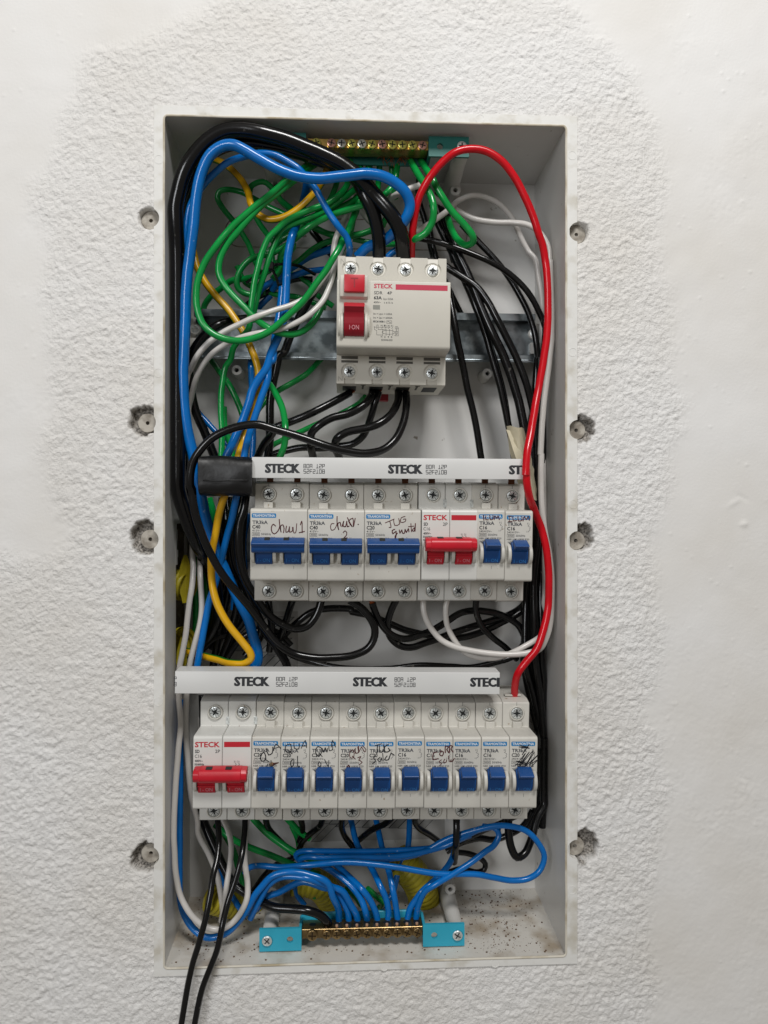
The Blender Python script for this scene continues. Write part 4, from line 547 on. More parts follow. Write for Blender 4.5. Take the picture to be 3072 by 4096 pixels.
part('rim_bead', None, bead, mat('rim_plastic', 'D6D0C2', .5, col2='B0A388', vscale=55, thr=(.35, .52)), box, bo)
# interior walls: left one has a broken knockout with cement behind
def w_left(b):
    HX = [(-1, 82)]
    # strips round a ragged hole  z -98..-8 , y 38..66
    b.box(OX0-2.4, OX0, -.4, 82, -8, OZ1, mi=0); b.box(OX0-2.4, OX0, -.4, 82, OZ0, -110)
    b.box(OX0-2.4, OX0, -.4, 34, -110, -8); b.box(OX0-2.4, OX0, 72, 82, -110, -8)
part('side_wall', None, w_left, M_BOX, box, bo)
part('side_wall', None, lambda b: b.box(OX1, OX1+2.4, -.4, 82, OZ0, OZ1), M_BOX, box, bo)
part('top_wall', None, lambda b: b.prism([(-.4, OZ1), (82, OZ1-3.5), (82, OZ1), (-.4, OZ1+2)], OX0-2.3, OX1+2.3), M_BOX, box, bo)
part('bottom_wall', None, lambda b: b.prism([(-.4, OZ0), (82, OZ0+4), (82, OZ0-2), (-.4, OZ0-2.4)], OX0-2.3, OX1+2.3), M_BOXD, box, bo)
part('back_wall', None, lambda b: b.box(OX0-2, OX1+2, 82, 84.5, OZ0-2, OZ1+2), M_BOX, box, bo)
def cavity(b):
    b.box(OX0-34, OX0-30, 26, 84, -118, 0); b.box(OX0-31, OX0-2.5, 76, 80, -118, 0); b.box(OX0-31, OX0-2.5, 22, 30, -118, 0); b.box(OX0-31, OX0-2.5, 29, 77, -6, 0); b.box(OX0-31, OX0-2.5, 29, 77, -118, -112)
    for k in range(40):
        y, z = random.uniform(34, 72), random.uniform(-110, -8); r = random.uniform(2, 5)
        b.lathe(OX0-30.5, y, z, [(r, 0), (r*.7, r*.4), (r*.2, r*.6)], 6, axis='x')
part('wall_cavity', None, cavity, M_CEM, box, bo)
def chip(b):        # ragged plastic edge of the broken opening
    for z0, z1, dy in [(-8, -12, 34), (-12, -20, 35.5), (-20, -26, 34.6), (-26, -31, 38), (-31, -36, 36)]:
        b.box(OX0-2.2, OX0+.05, 33.5, dy+3, z1, z0)
part('broken_edge', None, chip, M_BOX, box, bo)
for (lx, lz) in LUGS:          # recessed fixing lugs with a screw hole
    def lug(b, lx=lx, lz=lz):
        n = 28; ys = 4.6
        b.lathe(0, 0, 0, [(6.1, 5), (6.1, ys-4.2), (5.8, ys-4.5), (1.25, ys-4.5), (1.25, 4.5)], n, cap=False)
        b.lathe(0, 4.5, 0, [(1.3, 0), (.01, .1)], n, mi=1, cap=False)
    part('fixing_lug', 'lug', lug, [M_LUG, M_SLOT], box, (lx+bo[0], 4.0+bo[1], lz+bo[2]))
# small round ejector marks moulded on the flange
for k, (x, z) in enumerate([(OX0-3.2, 223), (4, 254.3), (88, 254.2), (148.5, 232), (148.8, 104), (-117, 88), (-117, -5), (149.2, 5), (148.5, -96), (-117, -120), (-117, -262), (148.5, -246), (26, -291.9), (98, -291.9), (-117, 155), (148.5, -160)]):
    part('ejector_mark', 'ej', lambda b: b.lathe(0, 0, 0, [(2.9, .4), (2.9, -.12), (2.55, -.12), (2.5, .05), (.02, .05)], 24), M_FLANGE, box, (x+bo[0], -1.02+bo[1], z+bo[2]))
def boss(b, h=16, r=3.8):
    b.lathe(0, 0, 0, [(r+.8, 0), (r, -h), (r*.9, -h-.4), (r*.42, -h-.4), (r*.42, -h+4)], 22, cap=False); b.lathe(0, -h+4, 0, [(r*.45, 0), (.01, .05)], 22, mi=1, cap=False)
for k, (x, z) in enumerate([(-77.1, 102.4), (105.5, 101.7), (-50, 243), (81, 242)][:2]):
    part('screw_boss', 'boss', boss, [M_WHITEP, M_SLOT], box, (x+bo[0], 82+bo[1], z+bo[2]))
def post(sg):
    def f(b):
        b.lathe(0, 0, 0, [(6.2, 0), (4.6, -67), (4.2, -68)], 22)
    return f
for x, z in [(79, 240.5), (-50.5, 240.5), (-49.5, -281.), (76, -281.5)]:
    part('post', 'post', post(1), M_WHITEP, box, (x+bo[0], 82+bo[1], z+bo[2]))
for x, z, s in [(80.7, 232.4, 1), (-48.6, 234, 1), (-51, -271.5, -1), (76.9, -272.4, -1)]:
    def keyb(b, s=s):
        boss(b, 24, 3.9); b.box(-.8, .8, -24, 0, (3.4 if s > 0 else -14), (14 if s > 0 else -3.4))
    part('keyhole_boss', 'key%d' % s, keyb, [M_WHITEP, M_SLOT], box, (x+bo[0], 82+bo[1], z+bo[2]))
def knock(b):      # outline of the knockout panel pressed in the back
    pts = []
    for cx, a0, a1 in [(82, -90, 90), (-77, 90, 270)]:
        for k in range(13):
            a = R(a0+(a1-a0)*k/12); pts.append((cx+11*math.cos(a), 81.9, 208+11*math.sin(a)))
    pts.append(pts[0]); b.tube(pts, .45, 6, cap=False)
part('knockout_rim', None, knock, M_LUG, box, bo)
knock2 = lambda b: b.tube([(-98, 81.9, 40), (-98, 81.9, -55), (-96, 81.9, -57), (120, 81.9, -57)], .4, 6)
part('panel_seam', None, knock2, M_LUG, box, bo)
# dirt and plaster crumbs lying in the bottom of the box
def crumbs(b):
    rs = random.Random(8)
    for _ in range(1100):
        x = rs.uniform(OX0+4, OX1-4) if rs.random() < .45 else (rs.gauss(104, 20) if rs.random() < .7 else rs.gauss(-92, 12))
        if not OX0+3 < x < OX1-3: continue
        y = rs.uniform(4, 80); r = rs.choice([.12, .15, .2, .25, .3, .4, .7]); z = OZ0+.2+y*4/82
        b.lathe(x, y, z, [(r, 0), (r*.8, r*.5), (r*.2, r*.8)], 5, axis='z')
cb = MB(); crumbs(cb); tag(link('grit', cb.mesh('grit', M_DIRT)), 'dark grit and plaster crumbs scattered on the floor of the box', 'dirt', kind='stuff')
def specks(b):
    rs = random.Random(11)
    for _ in range(150):
        row = rs.random()
        x = rs.uniform(-58, 118) if row < .5 else rs.uniform(-90, 118)
        r = rs.choice([.15, .2, .25, .4]); y = rs.gauss(12, 3)
        if row >= .5: b.lathe(x, min(12.6, max(-10, y)), -138.35, [(r, 0), (r*.7, r*.6), (r*.1, r*.8)], 5, axis='z')
sb = MB(); specks(sb); tag(link('dust_specks', sb.mesh('dust_specks', mat('red_dust', '6E3A26', .9))), 'reddish brown dust specks on top of the lower row of breakers', 'dust', kind='stuff')

# ------------------------------------------------------------------ DIN rails
def rail(z, x0, x1, label, rot=0, sup=True):
    t = thing('mounting_rail', label, 'mounting rail', ((x0+x1)/2, 58, z), 'horizontal mounting rails in the box', (0, R(rot), 0)); w = (x1-x0)/2
    prof = [(0, 17.6), (0, 12.6), (7.2, 12.6), (7.2, -12.6), (0, -12.6), (0, -17.6), (1, -17.6), (1, -13.6), (8.2, -13.6), (8.2, 13.6), (1, 13.6), (1, 17.6)]
    part('rail', None, lambda b: b.prism(prof, -w, w), M_RAIL, t)
    part('rail_lip', None, lambda b: b.tube([(-w, .3, -16.2), (w, .3, -16.2)], .55, 8), M_RAIL, t)
    for s in (-1, 1):
        def sp(b, s=s):
            x = s*(w+1.5)
            b.box(x-6, x+6, 9, 24, -13, 13, 1.2, seg=2); b.box(x-4.5, x+4.5, 2, 9, -11, -2.5, 1, seg=2)
            b.lathe(x-s*1, 9, 4.5, [(4.4, 0), (4.2, -2.4), (3.6, -3.4)], 18)
        part('rail_support', None, sp, M_WHITEP, t)
        screw(t, (s*(w+.5), 5.4, 4.5), 3.0, 0, False)
def screw_mesh(b, r, kind):
    # domed head: outer ring, four raised quadrants, dark cross shaped recess between them
    q0 = .62 if kind else .70
    b.lathe(0, 0, 0, [(r, .9), (r, .25), (r*.95, .0), (r*.86, -.10), (r*q0, -.16), (r*q0, .6)], 26, cap=False)
    b.lathe(0, .55, 0, [(r*.75, 0), (.02, .02)], 20, mi=1, cap=False)
    for q in range(4):
        a0 = q*math.pi/2; w = r*(.15 if kind else .13); R_ = r*q0*1.01; lim = math.acos(w/R_)
        arc = [math.pi/2-lim+(2*lim-math.pi/2)*k/4 for k in range(5)]
        pts = [(w*1.9, w), (w, w*1.9)] if kind else [(w, w)]
        ring = pts[::-1]+[(R_*math.cos(t_), R_*math.sin(t_)) for t_ in arc]
        rot = lambda p: (p[0]*math.cos(a0)-p[1]*math.sin(a0), p[0]*math.sin(a0)+p[1]*math.cos(a0))
        ring = [rot(p) for p in ring]
        top = [b.bm.verts.new((x, -.16-.14*(1-(x*x+z*z)/(R_*R_)), z)) for x, z in ring]; bot = [b.bm.verts.new((x, .55, z)) for x, z in ring]
        b.bm.faces.new(top)
        for k in range(len(ring)): b.bm.faces.new((top[k], top[(k+1) % len(ring)], bot[(k+1) % len(ring)], bot[k]))
        if kind:
            for da, L0, L1, ww in ((math.pi/4, .30, .90, .035), (.12, .66, .93, .03), (math.pi/2-.2, .68, .9, .03)):
                c, s_ = math.cos(a0+da), math.sin(a0+da); L0, L1, ww = r*L0, r*L1, r*ww
                b.poly([(c*L0+s_*ww, s_*L0-c*ww), (c*L1+s_*ww, s_*L1-c*ww), (c*L1-s_*ww, s_*L1+c*ww), (c*L0-s_*ww, s_*L0+c*ww)], -.33, 1)
def screw(parent, loc, r, ang, poz=True, m=None):
    m = m or M_SCREW
    return part('screw', 'screw%.1f%d%s' % (r, poz, m.name), lambda b: screw_mesh(b, r, poz), [m, M_SLOTB if m is M_BRONZE else M_SLOT], parent, loc, 40, (R(random.uniform(-3, 3)), R(ang), R(random.uniform(-3, 3))))
rail(126.5, -106, 139, 'galvanised steel rail behind the main switch, the topmost of three', .1)
rail(-18, -104, 137, 'mounting rail hidden behind the upper breaker row, white support at its left end')
rail(-161.5, -98, 134, 'mounting rail behind the lower breaker row, lowest of three')

# ------------------------------------------------------------------ breakers
PROF = [(0, 40), (-36, 40), (-43, 38.4), (-43, 22.6), (-64.2, 22.7), (-65.4, 22.2), (-66, 21), (-66, -21.3), (-65.4, -22.4), (-64.2, -22.8), (-43, -22.8), (-43, -38.4), (-36, -40), (0, -40)]
FY = -66.06
def ring_collar(b, r=3.9):
    b.lathe(0, 0, 0, [(r+1.0, .5), (r+.95, -1.2), (r+.6, -1.5), (r+.15, -1.4), (r+.05, .7)], 26, cap=False)
def lever_single(b):
    b.prism([(-64, 2.5), (-67.2, 2.6), (-68.4, 0), (-68.9, -4), (-68.6, -8), (-67.5, -10.6), (-66, -11.6), (-60, -11.6), (-60, 2.5)], -5.3, 5.3, .25)
    b.prism([(-66, 3.9), (-67.6, 4.0), (-75.6, 1.0), (-75.8, .4), (-69.2, -3.4), (-66, -3.8)], -4.5, 4.5, .25)
def lobe(b):
    pts = []
    for k in range(13):
        a = R(90+180*k/12); pts.append((-65.5+5.6*math.cos(a)*1.0, -5.2+6.3*math.sin(a)))
    b.prism(pts+[(-63, -11.5), (-63, 1.1)], -1.05, 1.05, .3)
def bridge(b, w, red):
    x0, x1 = 1.6, w*2-1.6
    if red:
        b.prism([(-67, 4.6), (-69, 5.2), (-75, 4.6), (-76.6, 2.6), (-76.8, -.6), (-75, -2.8), (-70, -3.6), (-67, -3)], x0+.2, x1-.2, .7, seg=2)
        b.prism([(-67, 4.9), (-69, 5.5), (-75.2, 4.9), (-77, 2.8), (-77.2, -.8), (-75.3, -3.1), (-70, -3.9), (-67, -3.3)], x0+3.4, x1-3.4, .5)
    else:
        b.prism([(-66.5, 4.6), (-68.5, 4.8), (-76.6, 1.9), (-76.9, 1.0), (-75.6, .2), (-74.6, -1.0), (-74.7, -2.2), (-73.6, -4.2), (-69, -4.8), (-66.5, -4.6)], x0, x1, .3)
    for c in (w*2*.31, w*2*.64):
        b.box(c-1.6, c+1.6, -73.9, -72.0, 2.3, 5.0) if False else None
def drum(b):
    b.prism([(-64, 2.5), (-67.2, 2.6), (-68.4, 0), (-68.9, -4), (-68.6, -8), (-67.5, -11.2), (-66, -12.4), (-60, -12.4), (-60, 2.5)], -5.3, 5.3, .25)
def steck_drum(b):
    drum(b)
    for z in (-3.8, -5.4, -7): b.box(-5.4, 5.4, -69.9, -68, z-.35, z+.35, .15)
def emboss(b, mi=0):
    text(b, 'I - ON', -3.8, 3.8, -10.6, -8.4, 0, mi, tf=lambda X, Z: (X, -68.95+.32*(-Z-6)*.5, Z))
def mcb_print(b, w, two, amp):
    # materials 0 blue badge, 1 white, 2 grey, 3 black
    x = 1.0; bw = 15.2
    r = .7; pts = []
    for cx, cz, a in [(x+bw-r, 19.7-r, 0), (x+r, 19.7-r, 90), (x+r, 16.9+r, 180), (x+bw-r, 16.9+r, 270)]:
        for k in range(4): t = R(a+30*k); pts.append((cx+r*math.cos(t), cz+r*math.sin(t)))
    b.poly(pts, FY, 0)
    text(b, 'TRAMONTINA', x+.7, x+bw-.7, 17.45, 19.15, FY-.04, 1, True)
    text(b, 'TR3kA', x+.4, x+10, 12.9, 15.2, FY, 2, True)
    text(b, 'C%d' % amp, x+.3, x+5.4, 10.0, 12.4, FY, 3, True)
    text(b, '415V~' if two else '240/415V~', x+.3, x+(5.8 if two else 8.4), 8.2, 9.5, FY, 3)
    line(b, [(x+.3, 5.7), (x+4.9, 5.7), (x+4.9, 7.6), (x+.3, 7.6), (x+.3, 5.7)], .18, FY, 3)
    text(b, '3000', x+.8, x+4.5, 6.05, 7.3, FY-.01, 3); text(b, '50/60Hz', x+5.9, x+12, 6.0, 7.35, FY, 3)
    text(b, 'NBR NM 60898 IP20', x+.2, x+14.6, 3.75, 4.95, FY, 3)
    if two:
        line(b, [(x+2.5, 3.2), (x+7, 3.2)], .35, FY, 3)
        X = 2*w*.66
        text(b, '1', X, X+.4, 3.9, 5.1, FY, 3); text(b, '3', X+2.6, X+3.3, 3.9, 5.1, FY, 3)
        for q in (X+.9, X+3.8): line(b, [(q, 5.1), (q, 3.9), (q-.6, 2.9)], .16, FY, 3)
        line(b, [(X-.1, 3.2), (X+3.2, 3.2)], .14, FY, 3)
    else:
        X = w-2.6                                            # little thermal-trip diagram at the right
        line(b, [(X, 15), (X+.1, 13.6), (X-.7, 12.9), (X+.7, 12.2), (X+.9, 11.5), (X+.3, 11.1), (X+.8, 10.4), (X+.4, 9.8), (X-.3, 9.7), (X-.3, 8.9)], .2, FY, 2)
        text(b, '1', X-1, X-.7, 13.9, 15, FY, 2); text(b, '2', X-1.6, X-1, 8.9, 9.7, FY, 2)
        text(b, 'Segurança', x+2.4, x+6.4, 2.9, 3.4, FY, 3)
        b.poly([(x+1.2, 2.2), (x+4.4, 2.2), (x+4.2, -.4), (x+3.3, .1)], FY, 2); line(b, [(x+.8, 2.6), (x+3.8, 2.6)], .35, FY, 2); line(b, [(x+.8, -.7), (x+4.2, -.7)], .35, FY, 2)
        line(b, [(x+4.9, 0), (x+6.7, 0), (x+5.8, 1.6), (x+4.9, 0)], .22, FY, 2)
        line(b, [(x+10.4, 2.4), (x+10.4, -.4)], .22, FY, 2); b.poly([(x+9.9, 1.7), (x+10.9, 1.7), (x+10.4, 2.8)], FY-.01, 2)
        text(b, 'I', x+11.7, x+11.9, 1.9, 2.7, FY, 2)
def steck_print(b, w):
    text(b, 'STECK', 1.1, w-1.5, 15.8, 19.2, FY, 0, True)
    rect(b, w+1.0, 2*w-1.0, 15.9, 19.2, FY, 0)
    text(b, 'SD', 1.2, 4.0, 12.3, 14.4, FY, 1, True); text(b, '2P', w-4.4, w-1.4, 12.3, 14.4, FY, 1)
    text(b, 'C16', 1.1, 5.4, 9.3, 11.4, FY, 1); text(b, '400V~', 1.1, 6.0, 6.7, 8.2, FY, 1, True); text(b, '50/60Hz', 1.0, 6.9, 4.6, 6.0, FY, 1, True)
    text(b, 'NBR NM 60898', 1.0, 11, 2.7, 3.9, FY, 1, True)
    X = w+w*.5
    for q in (X-.6, X+1.4):
        line(b, [(q, 7.4), (q, 6.2)], .2, FY, 1); line(b, [(q-.5, 6.0), (q+.4, 5.3), (q-.3, 4.8), (q+.5, 4.1), (q-.4, 3.6)], .22, FY, 1)
    text(b, '1', X-1.7, X-1.4, 6.3, 7.5, FY, 1); text(b, '3', X+.3, X+.9, 6.3, 7.5, FY, 1)
def writing(b, key, ox, oz, ca, sa, w=.56):
    for s in WRITING[key]:
        pts = [tuple(map(float, q.split(','))) for q in s.split()]
        loc = [((x-ox)*ca-(z-oz)*sa, (x-ox)*sa+(z-oz)*ca) for x, z in pts]
        sm = catmull([(p[0], FY-.10, p[1]) for p in loc], 4)
        line(b, [(p.x, p.z) for p in sm], w*random.uniform(.8, 1.2), FY-.08, 0)
W1 = 17.9
def breaker(kind, x, z, Y, label, group, amp=16, hw=None, rotd=0., tilt=0., pen=None, jit=0.):
    two = kind in ('t2', 'red'); n = 2 if two else 1
    t = thing('circuit_breaker', label, 'circuit breaker', (x, Y, z), group, (R(tilt), R(rotd), 0))
    bm_ = M_BODYW if kind == 'red' else M_BODY
    def body(b):
        if kind == 'red':
            for k in range(2): b.prism(PROF, k*W1+.12, (k+1)*W1-.12, .35)
        else: b.prism(PROF, .12, n*W1-.12, .35)
    part('body', 'body'+kind, body, bm_, t)
    for k in range(n):
        cx = k*W1+W1*.5+(1.6 if kind != 'red' else .6)-(1.2 if kind != 'red' else 0)
        for zz, sg in ((31.6, 1), (-32.2, -1)):
            part('terminal_collar', 'collar', ring_collar, bm_, t, (cx, -43, zz))
            screw(t, (cx, -43.95, zz), 3.7, random.uniform(-50, 50))
        if kind != 'red':
            part('tab', 'tabu', lambda b: b.box(-3, 3, -46.2, -42.5, 22.4, 26.4, .25), bm_, t, (cx, 0, 0))
            part('tab', 'tabl', lambda b: b.box(-3, 3, -45.6, -42.5, -26.4, -22.4, .25), bm_, t, (cx, 0, 0))
            part('mould_seam', 'seam', lambda b: b.box(-.09, .09, -43.1, -42.8, 36.4, 38.6), M_SLOT, t, (cx, 0, 0))
            part('mould_seam', 'seam2', lambda b: b.box(-.07, .07, -66.1, -65.6, -15.2, -13.2), M_SLOT, t, (cx, 0, 0))
        else:
            part('rivet', 'rivet', lambda b: b.box(-1.2, 1.2, -43.25, -42, 23.6, 28.6, .1), M_SCREW, t, (k*W1+W1-.3, 0, 0))
        lx = k*W1+W1*.5+(-.2 if two else .3)
        if kind == 't1':
            part('lever', 'lever1', lever_single, M_BLUE, t, (lx, 0, 0))
            part('lever_marking', 'emb1', lambda b: emboss(b), M_EMB, t, (lx, 0, 0))
        else:
            part('lever', 'drum'+kind, steck_drum if kind == 'red' else drum, M_BLUE if kind == 't2' else M_REDL, t, (lx, 0, 0))
            part('lever_marking', 'emb'+kind, lambda b: emboss(b), M_EMB if kind == 't2' else M_EMBR, t, (lx, 0, 0))
        for s in (-1, 1): part('lever_guard', 'lobe', lobe, bm_, t, (lx+s*6.75, 0, 0))
    if two:
        part('handle_bridge', 'bridge'+kind, lambda b: bridge(b, W1, kind == 'red'), M_BLUE if kind == 't2' else M_REDL, t)
        for c in (W1*2*.31, W1*2*.64):
            yy = -72.0 if kind == 't2' else -71.5
            part('bridge_slot', 'bslot'+kind, (lambda b: b.prism([(-69.5, 4.95), (-72.8, 3.35), (-72.6, 2.9), (-69.5, 4.2)], -1.7, 1.7)) if kind == 't2' else (lambda b: b.prism([(-71.3, 5.75), (-74.9, 5.15), (-74.9, 4.6), (-71.3, 4.6)], -1.9, 1.9)), M_SLOT, t, (c, 0, 0))
        if kind == 't2': part('print', 'p2%d' % amp, lambda b: mcb_print(b, W1, True, amp), [M_INKB, M_INKW, M_INKG, M_INK], t)
        else: part('print', 'pred', lambda b: steck_print(b, W1), [M_INKR, M_INK], t)
    else: part('print', 'p1%d' % amp, lambda b: mcb_print(b, W1, False, amp), [M_INKB, M_INKW, M_INKG, M_INK], t)
    if hw:
        a = R(-rotd); part('handwriting', None, lambda b: writing(b, hw, x, z, math.cos(-a), math.sin(-a)), pen or M_PEN, t)
    return t
G1 = 'circuit breakers of the upper row'; G2 = 'circuit breakers of the lower row'
X0, Z0, rt = -58.5, -18.3, .3
def r1(k): a = R(rt); return X0+k*W1*math.cos(a), Z0-k*W1*math.sin(a)
up = [('t2', 0, 40, 'b1', 'blue double breaker C40 with chun 1 handwritten, first of the upper row'),
      ('t2', 2, 40, 'b2', 'blue double breaker C40 with chun 2 handwritten, second of the upper row'),
      ('t2', 4, 20, 'b3', 'blue double breaker C20 with TUG quintal handwritten in the upper row'),
      ('red', 6, 16, None, 'red handled double breaker between the blue ones of the upper row'),
      ('t1', 8, 16, 'b5', 'single blue breaker C16 next to the red handled one, badge overwritten in pen'),
      ('t1', 9, 16, 'b6', 'last single blue breaker of the upper row beside the red wire')]
for kind, k, amp, hw, lab in up:
    x, z = r1(k); breaker(kind, x+(0.35 if kind == 'red' else 0), z+random.uniform(-.3, .3), 57, lab, G1, amp, hw, rt+random.uniform(-.15, .15), 2.0)
X0b, Z0b, rtb = -92.8, -160.7, .85
def r2(k): a = R(rtb); return X0b+k*W1*math.cos(a), Z0b-k*W1*math.sin(a)
low = [('red', 0, 16, None, 'red handled double breaker at the left end of the lower row', None),
       ('t1', 2, 20, 'c1', 'single breaker C20 beside the lower red handled one, QUA handwriting with a brown stain', M_PENK),
       ('t1', 3, 20, 'c2', 'single breaker C20 marked QUA 01 in thin black pen, fourth position of the lower row', M_PENK),
       ('t1', 4, 20, 'c3', 'single breaker C20 marked QUA 01 in thick overwritten pen', M_PENK),
       ('t1', 5, 20, 'c4', 'single breaker C20 marked QUA 2-3 in brown and black pen', M_PEN),
       ('t1', 6, 20, 'c5', 'single breaker C20 marked TUG sala in pen', M_PENK),
       ('t1', 7, 16, None, 'clean single breaker C16 between the TUG sala one and the CORR sala one', None),
       ('t1', 8, 16, 'c7', 'single breaker C16 marked CORR sala in pen', M_PEN),
       ('t1', 9, 16, None, 'clean single breaker C16 right of the CORR sala one', None),
       ('t1', 10, 16, None, 'clean single breaker C16 second from the right end of the lower row', None),
       ('t1', 11, 20, 'c10', 'single breaker C20 covered with black pen scribbles at the right end of the lower row', M_PENK)]
for kind, k, amp, hw, lab, pen in low:
    x, z = r2(k); br = breaker(kind, x, z+random.uniform(-.35, .35), 51, lab, G2, amp, hw, rtb+random.uniform(-.2, .2), .3, pen)
    if k == 2: STAINED = br
# brown stain on the first single breaker of the lower row
def stain(b):
    b.poly([(12.6+1.5*math.cos(R(a))*(1+.3*math.sin(a*.05)), 5.4+1.1*math.sin(R(a))*(1+.25*math.cos(a*.08))) for a in range(0, 360, 30)], FY-.03, 0)
    b.poly([(13.2, 6.2), (16.6, 6.6), (17.0, 6.2), (14.4, 4.9), (12.6, 4.2)], FY-.035, 1)
part('stain', None, stain, [mat('stain_tan', '8E7150', .7), mat('stain_brown', '4A2418', .7)], STAINED)
# ------------------------------------------------------------------ residual current switch
rc = thing('main_switch', 'wide four pole residual current switch with red test button and red lever', 'circuit breaker', (-4.4, 56, 125.2), None, (0, R(.6), 0))
RW = 71.6
def rbody(b):
    b.prism([(0, 40), (-36, 41.7), (-47, 41.7), (-48, 41.2), (-48, 22), (-48, -22), (-48, -40.9), (-47, -41.7), (-8, -41.7), (-8, -38), (0, -36)], .1, RW-.1, .3)
    b.prism([(-47, 21.4), (-67.2, 20.6), (-68.6, 20.3), (-69, 19.6), (-69, -20.6), (-68.2, -22), (-66.8, -22.4), (-47, -22.9)], .1, RW-.05, .35)
part('body', None, rbody, M_RCD, rc)
RF = -69.07
for k in range(4):
    cx = 8.6+k*17.93
    for zz, s in ((33.6, 1), (-33.6, -1)):
        # milled channel round the screw: raised shoulders left and right
        part('terminal_collar', 'rcol', lambda b: b.lathe(0, 0, 0, [(5.6, .3), (5.5, -.35), (4.9, -.45), (4.6, .3)], 28, cap=False), M_RCD, rc, (cx, -48, zz))
        screw(rc, (cx, -48.75, zz), 3.65, random.uniform(-40, 40))
    part('vent_slot', 'vslot', lambda b: (b.box(-5.4, 5.4, -49.2, -48.6, -27.9, -23.6), b.box(-5.4, 5.4, -49.5, -49, -26.4, -25.6, .1, mi=1)), [mat('slot_grey', '55524C', .7), M_RCD], rc, (cx, 0, 0))
    part('wire_entry', 'entry', lambda b: b.box(-4.5, 4.5, -40, -22, -41.95, -41.5), M_SLOT, rc, (cx, 0, 0))
for k in range(3): part('side_slot', 'sslot', lambda b: (b.box(-.6, .6, -44, -30, -42.0, -41.6), b.box(-1.6, 1.6, -46.5, -45, -42.0, -41.6)), mat('slot_grey', '55524C', .7), rc, (17.6+k*17.9, 0, 0))
def cover(b, s):
    zr = sorted(set([22.2, 24, 26, 28.1]+[33.6-5.5*math.cos(math.pi*k/16) for k in range(14)]+[33.6+4.25, 39.5, 41.5]))
    if s < 0: zr[0] = 23.0
    cs = [8.6+k*17.93 for k in range(4)]
    def c(z):
        if z > 33.6+4.2: return 3.5
        d = 5.5**2-(z-33.6)**2
        return math.sqrt(d) if d > 0 else 0.
    for k in range(5):
        prev = None
        for z in zr:
            w = c(z); xl = .3 if k == 0 else cs[k-1]+w; xr = RW-.3 if k == 4 else cs[k]-w
            v = [b.bm.verts.new((x, y, z*s)) for x, y in ((xl, -49.1), (xr, -49.1), (xl, -47.9), (xr, -47.9))]
            if prev:
                for q in ((0, 1), (0, 2), (1, 3)): b.bm.faces.new((prev[q[0]], prev[q[1]], v[q[1]], v[q[0]]))
            prev = v
        b.bm.faces.new((prev[0], prev[1], prev[3], prev[2]))
part('terminal_cover', None, lambda b: cover(b, 1), M_RCD, rc); part('terminal_cover', None, lambda b: cover(b, -1), M_RCD, rc)
ped = part('button_frame', None, lambda b: b.prism([(-60, 22.8), (-71.6, 22.4), (-72.2, 21.8), (-72.2, 9.2), (-71.8, 8.6), (-68, 7.4), (-60, 7)], 1.9, 19.4, .4), M_RCD, rc)
part('test_button', None, lambda b: (b.box(4.5, 17.3, -75.2, -70, 11.1, 21.8, .6, seg=2), [text(b, 'T', 8.6, 13.2, 13.6, 19.6, -75.25, 1)]), [M_REDL, mat('button_dark', '96101E', .5)], rc)
def rlever(b):
    b.prism([(-67, 5.2), (-72.5, 4.6), (-76.8, 2.4), (-76.8, 1.2), (-74.4, -1.2), (-73.6, -4.4), (-73.8, -8), (-73.0, -12), (-70.6, -15.1), (-67, -15.6)], 4.6, 17.2, .25)
part('lever', None, rlever, M_REDD, rc)
part('lever_marking', None, lambda b: text(b, 'I·ON', 8.0, 14.0, -12.0, -9.2, 0, 0, tf=lambda X, Z: (X, -73.55-.12*(Z+12)*.5-.12, Z)), M_EMBR, rc)
part('lever_cap', None, lambda b: b.prism([(-69, 5.5), (-72.7, 4.9), (-77.0, 2.7), (-77.0, 1.4), (-76.4, 1.6), (-72.3, 4.4), (-69, 4.9)], 4.5, 17.3), M_REDL, rc)
for s, x in ((-1, 3.3), (1, 18.5)):
    def rl(b, s=s):
        for dx, sc in ((0, 1.), (s*1.3, .78)):
            pts = [(-68+6.0*sc*math.cos(R(90+180*k/12)), -8.6+8.6*sc*math.sin(R(90+180*k/12))) for k in range(13)]
            b.prism(pts, x+dx-.9, x+dx+.9, .25)
    part('lever_guard', None, rl, M_RCD, rc)
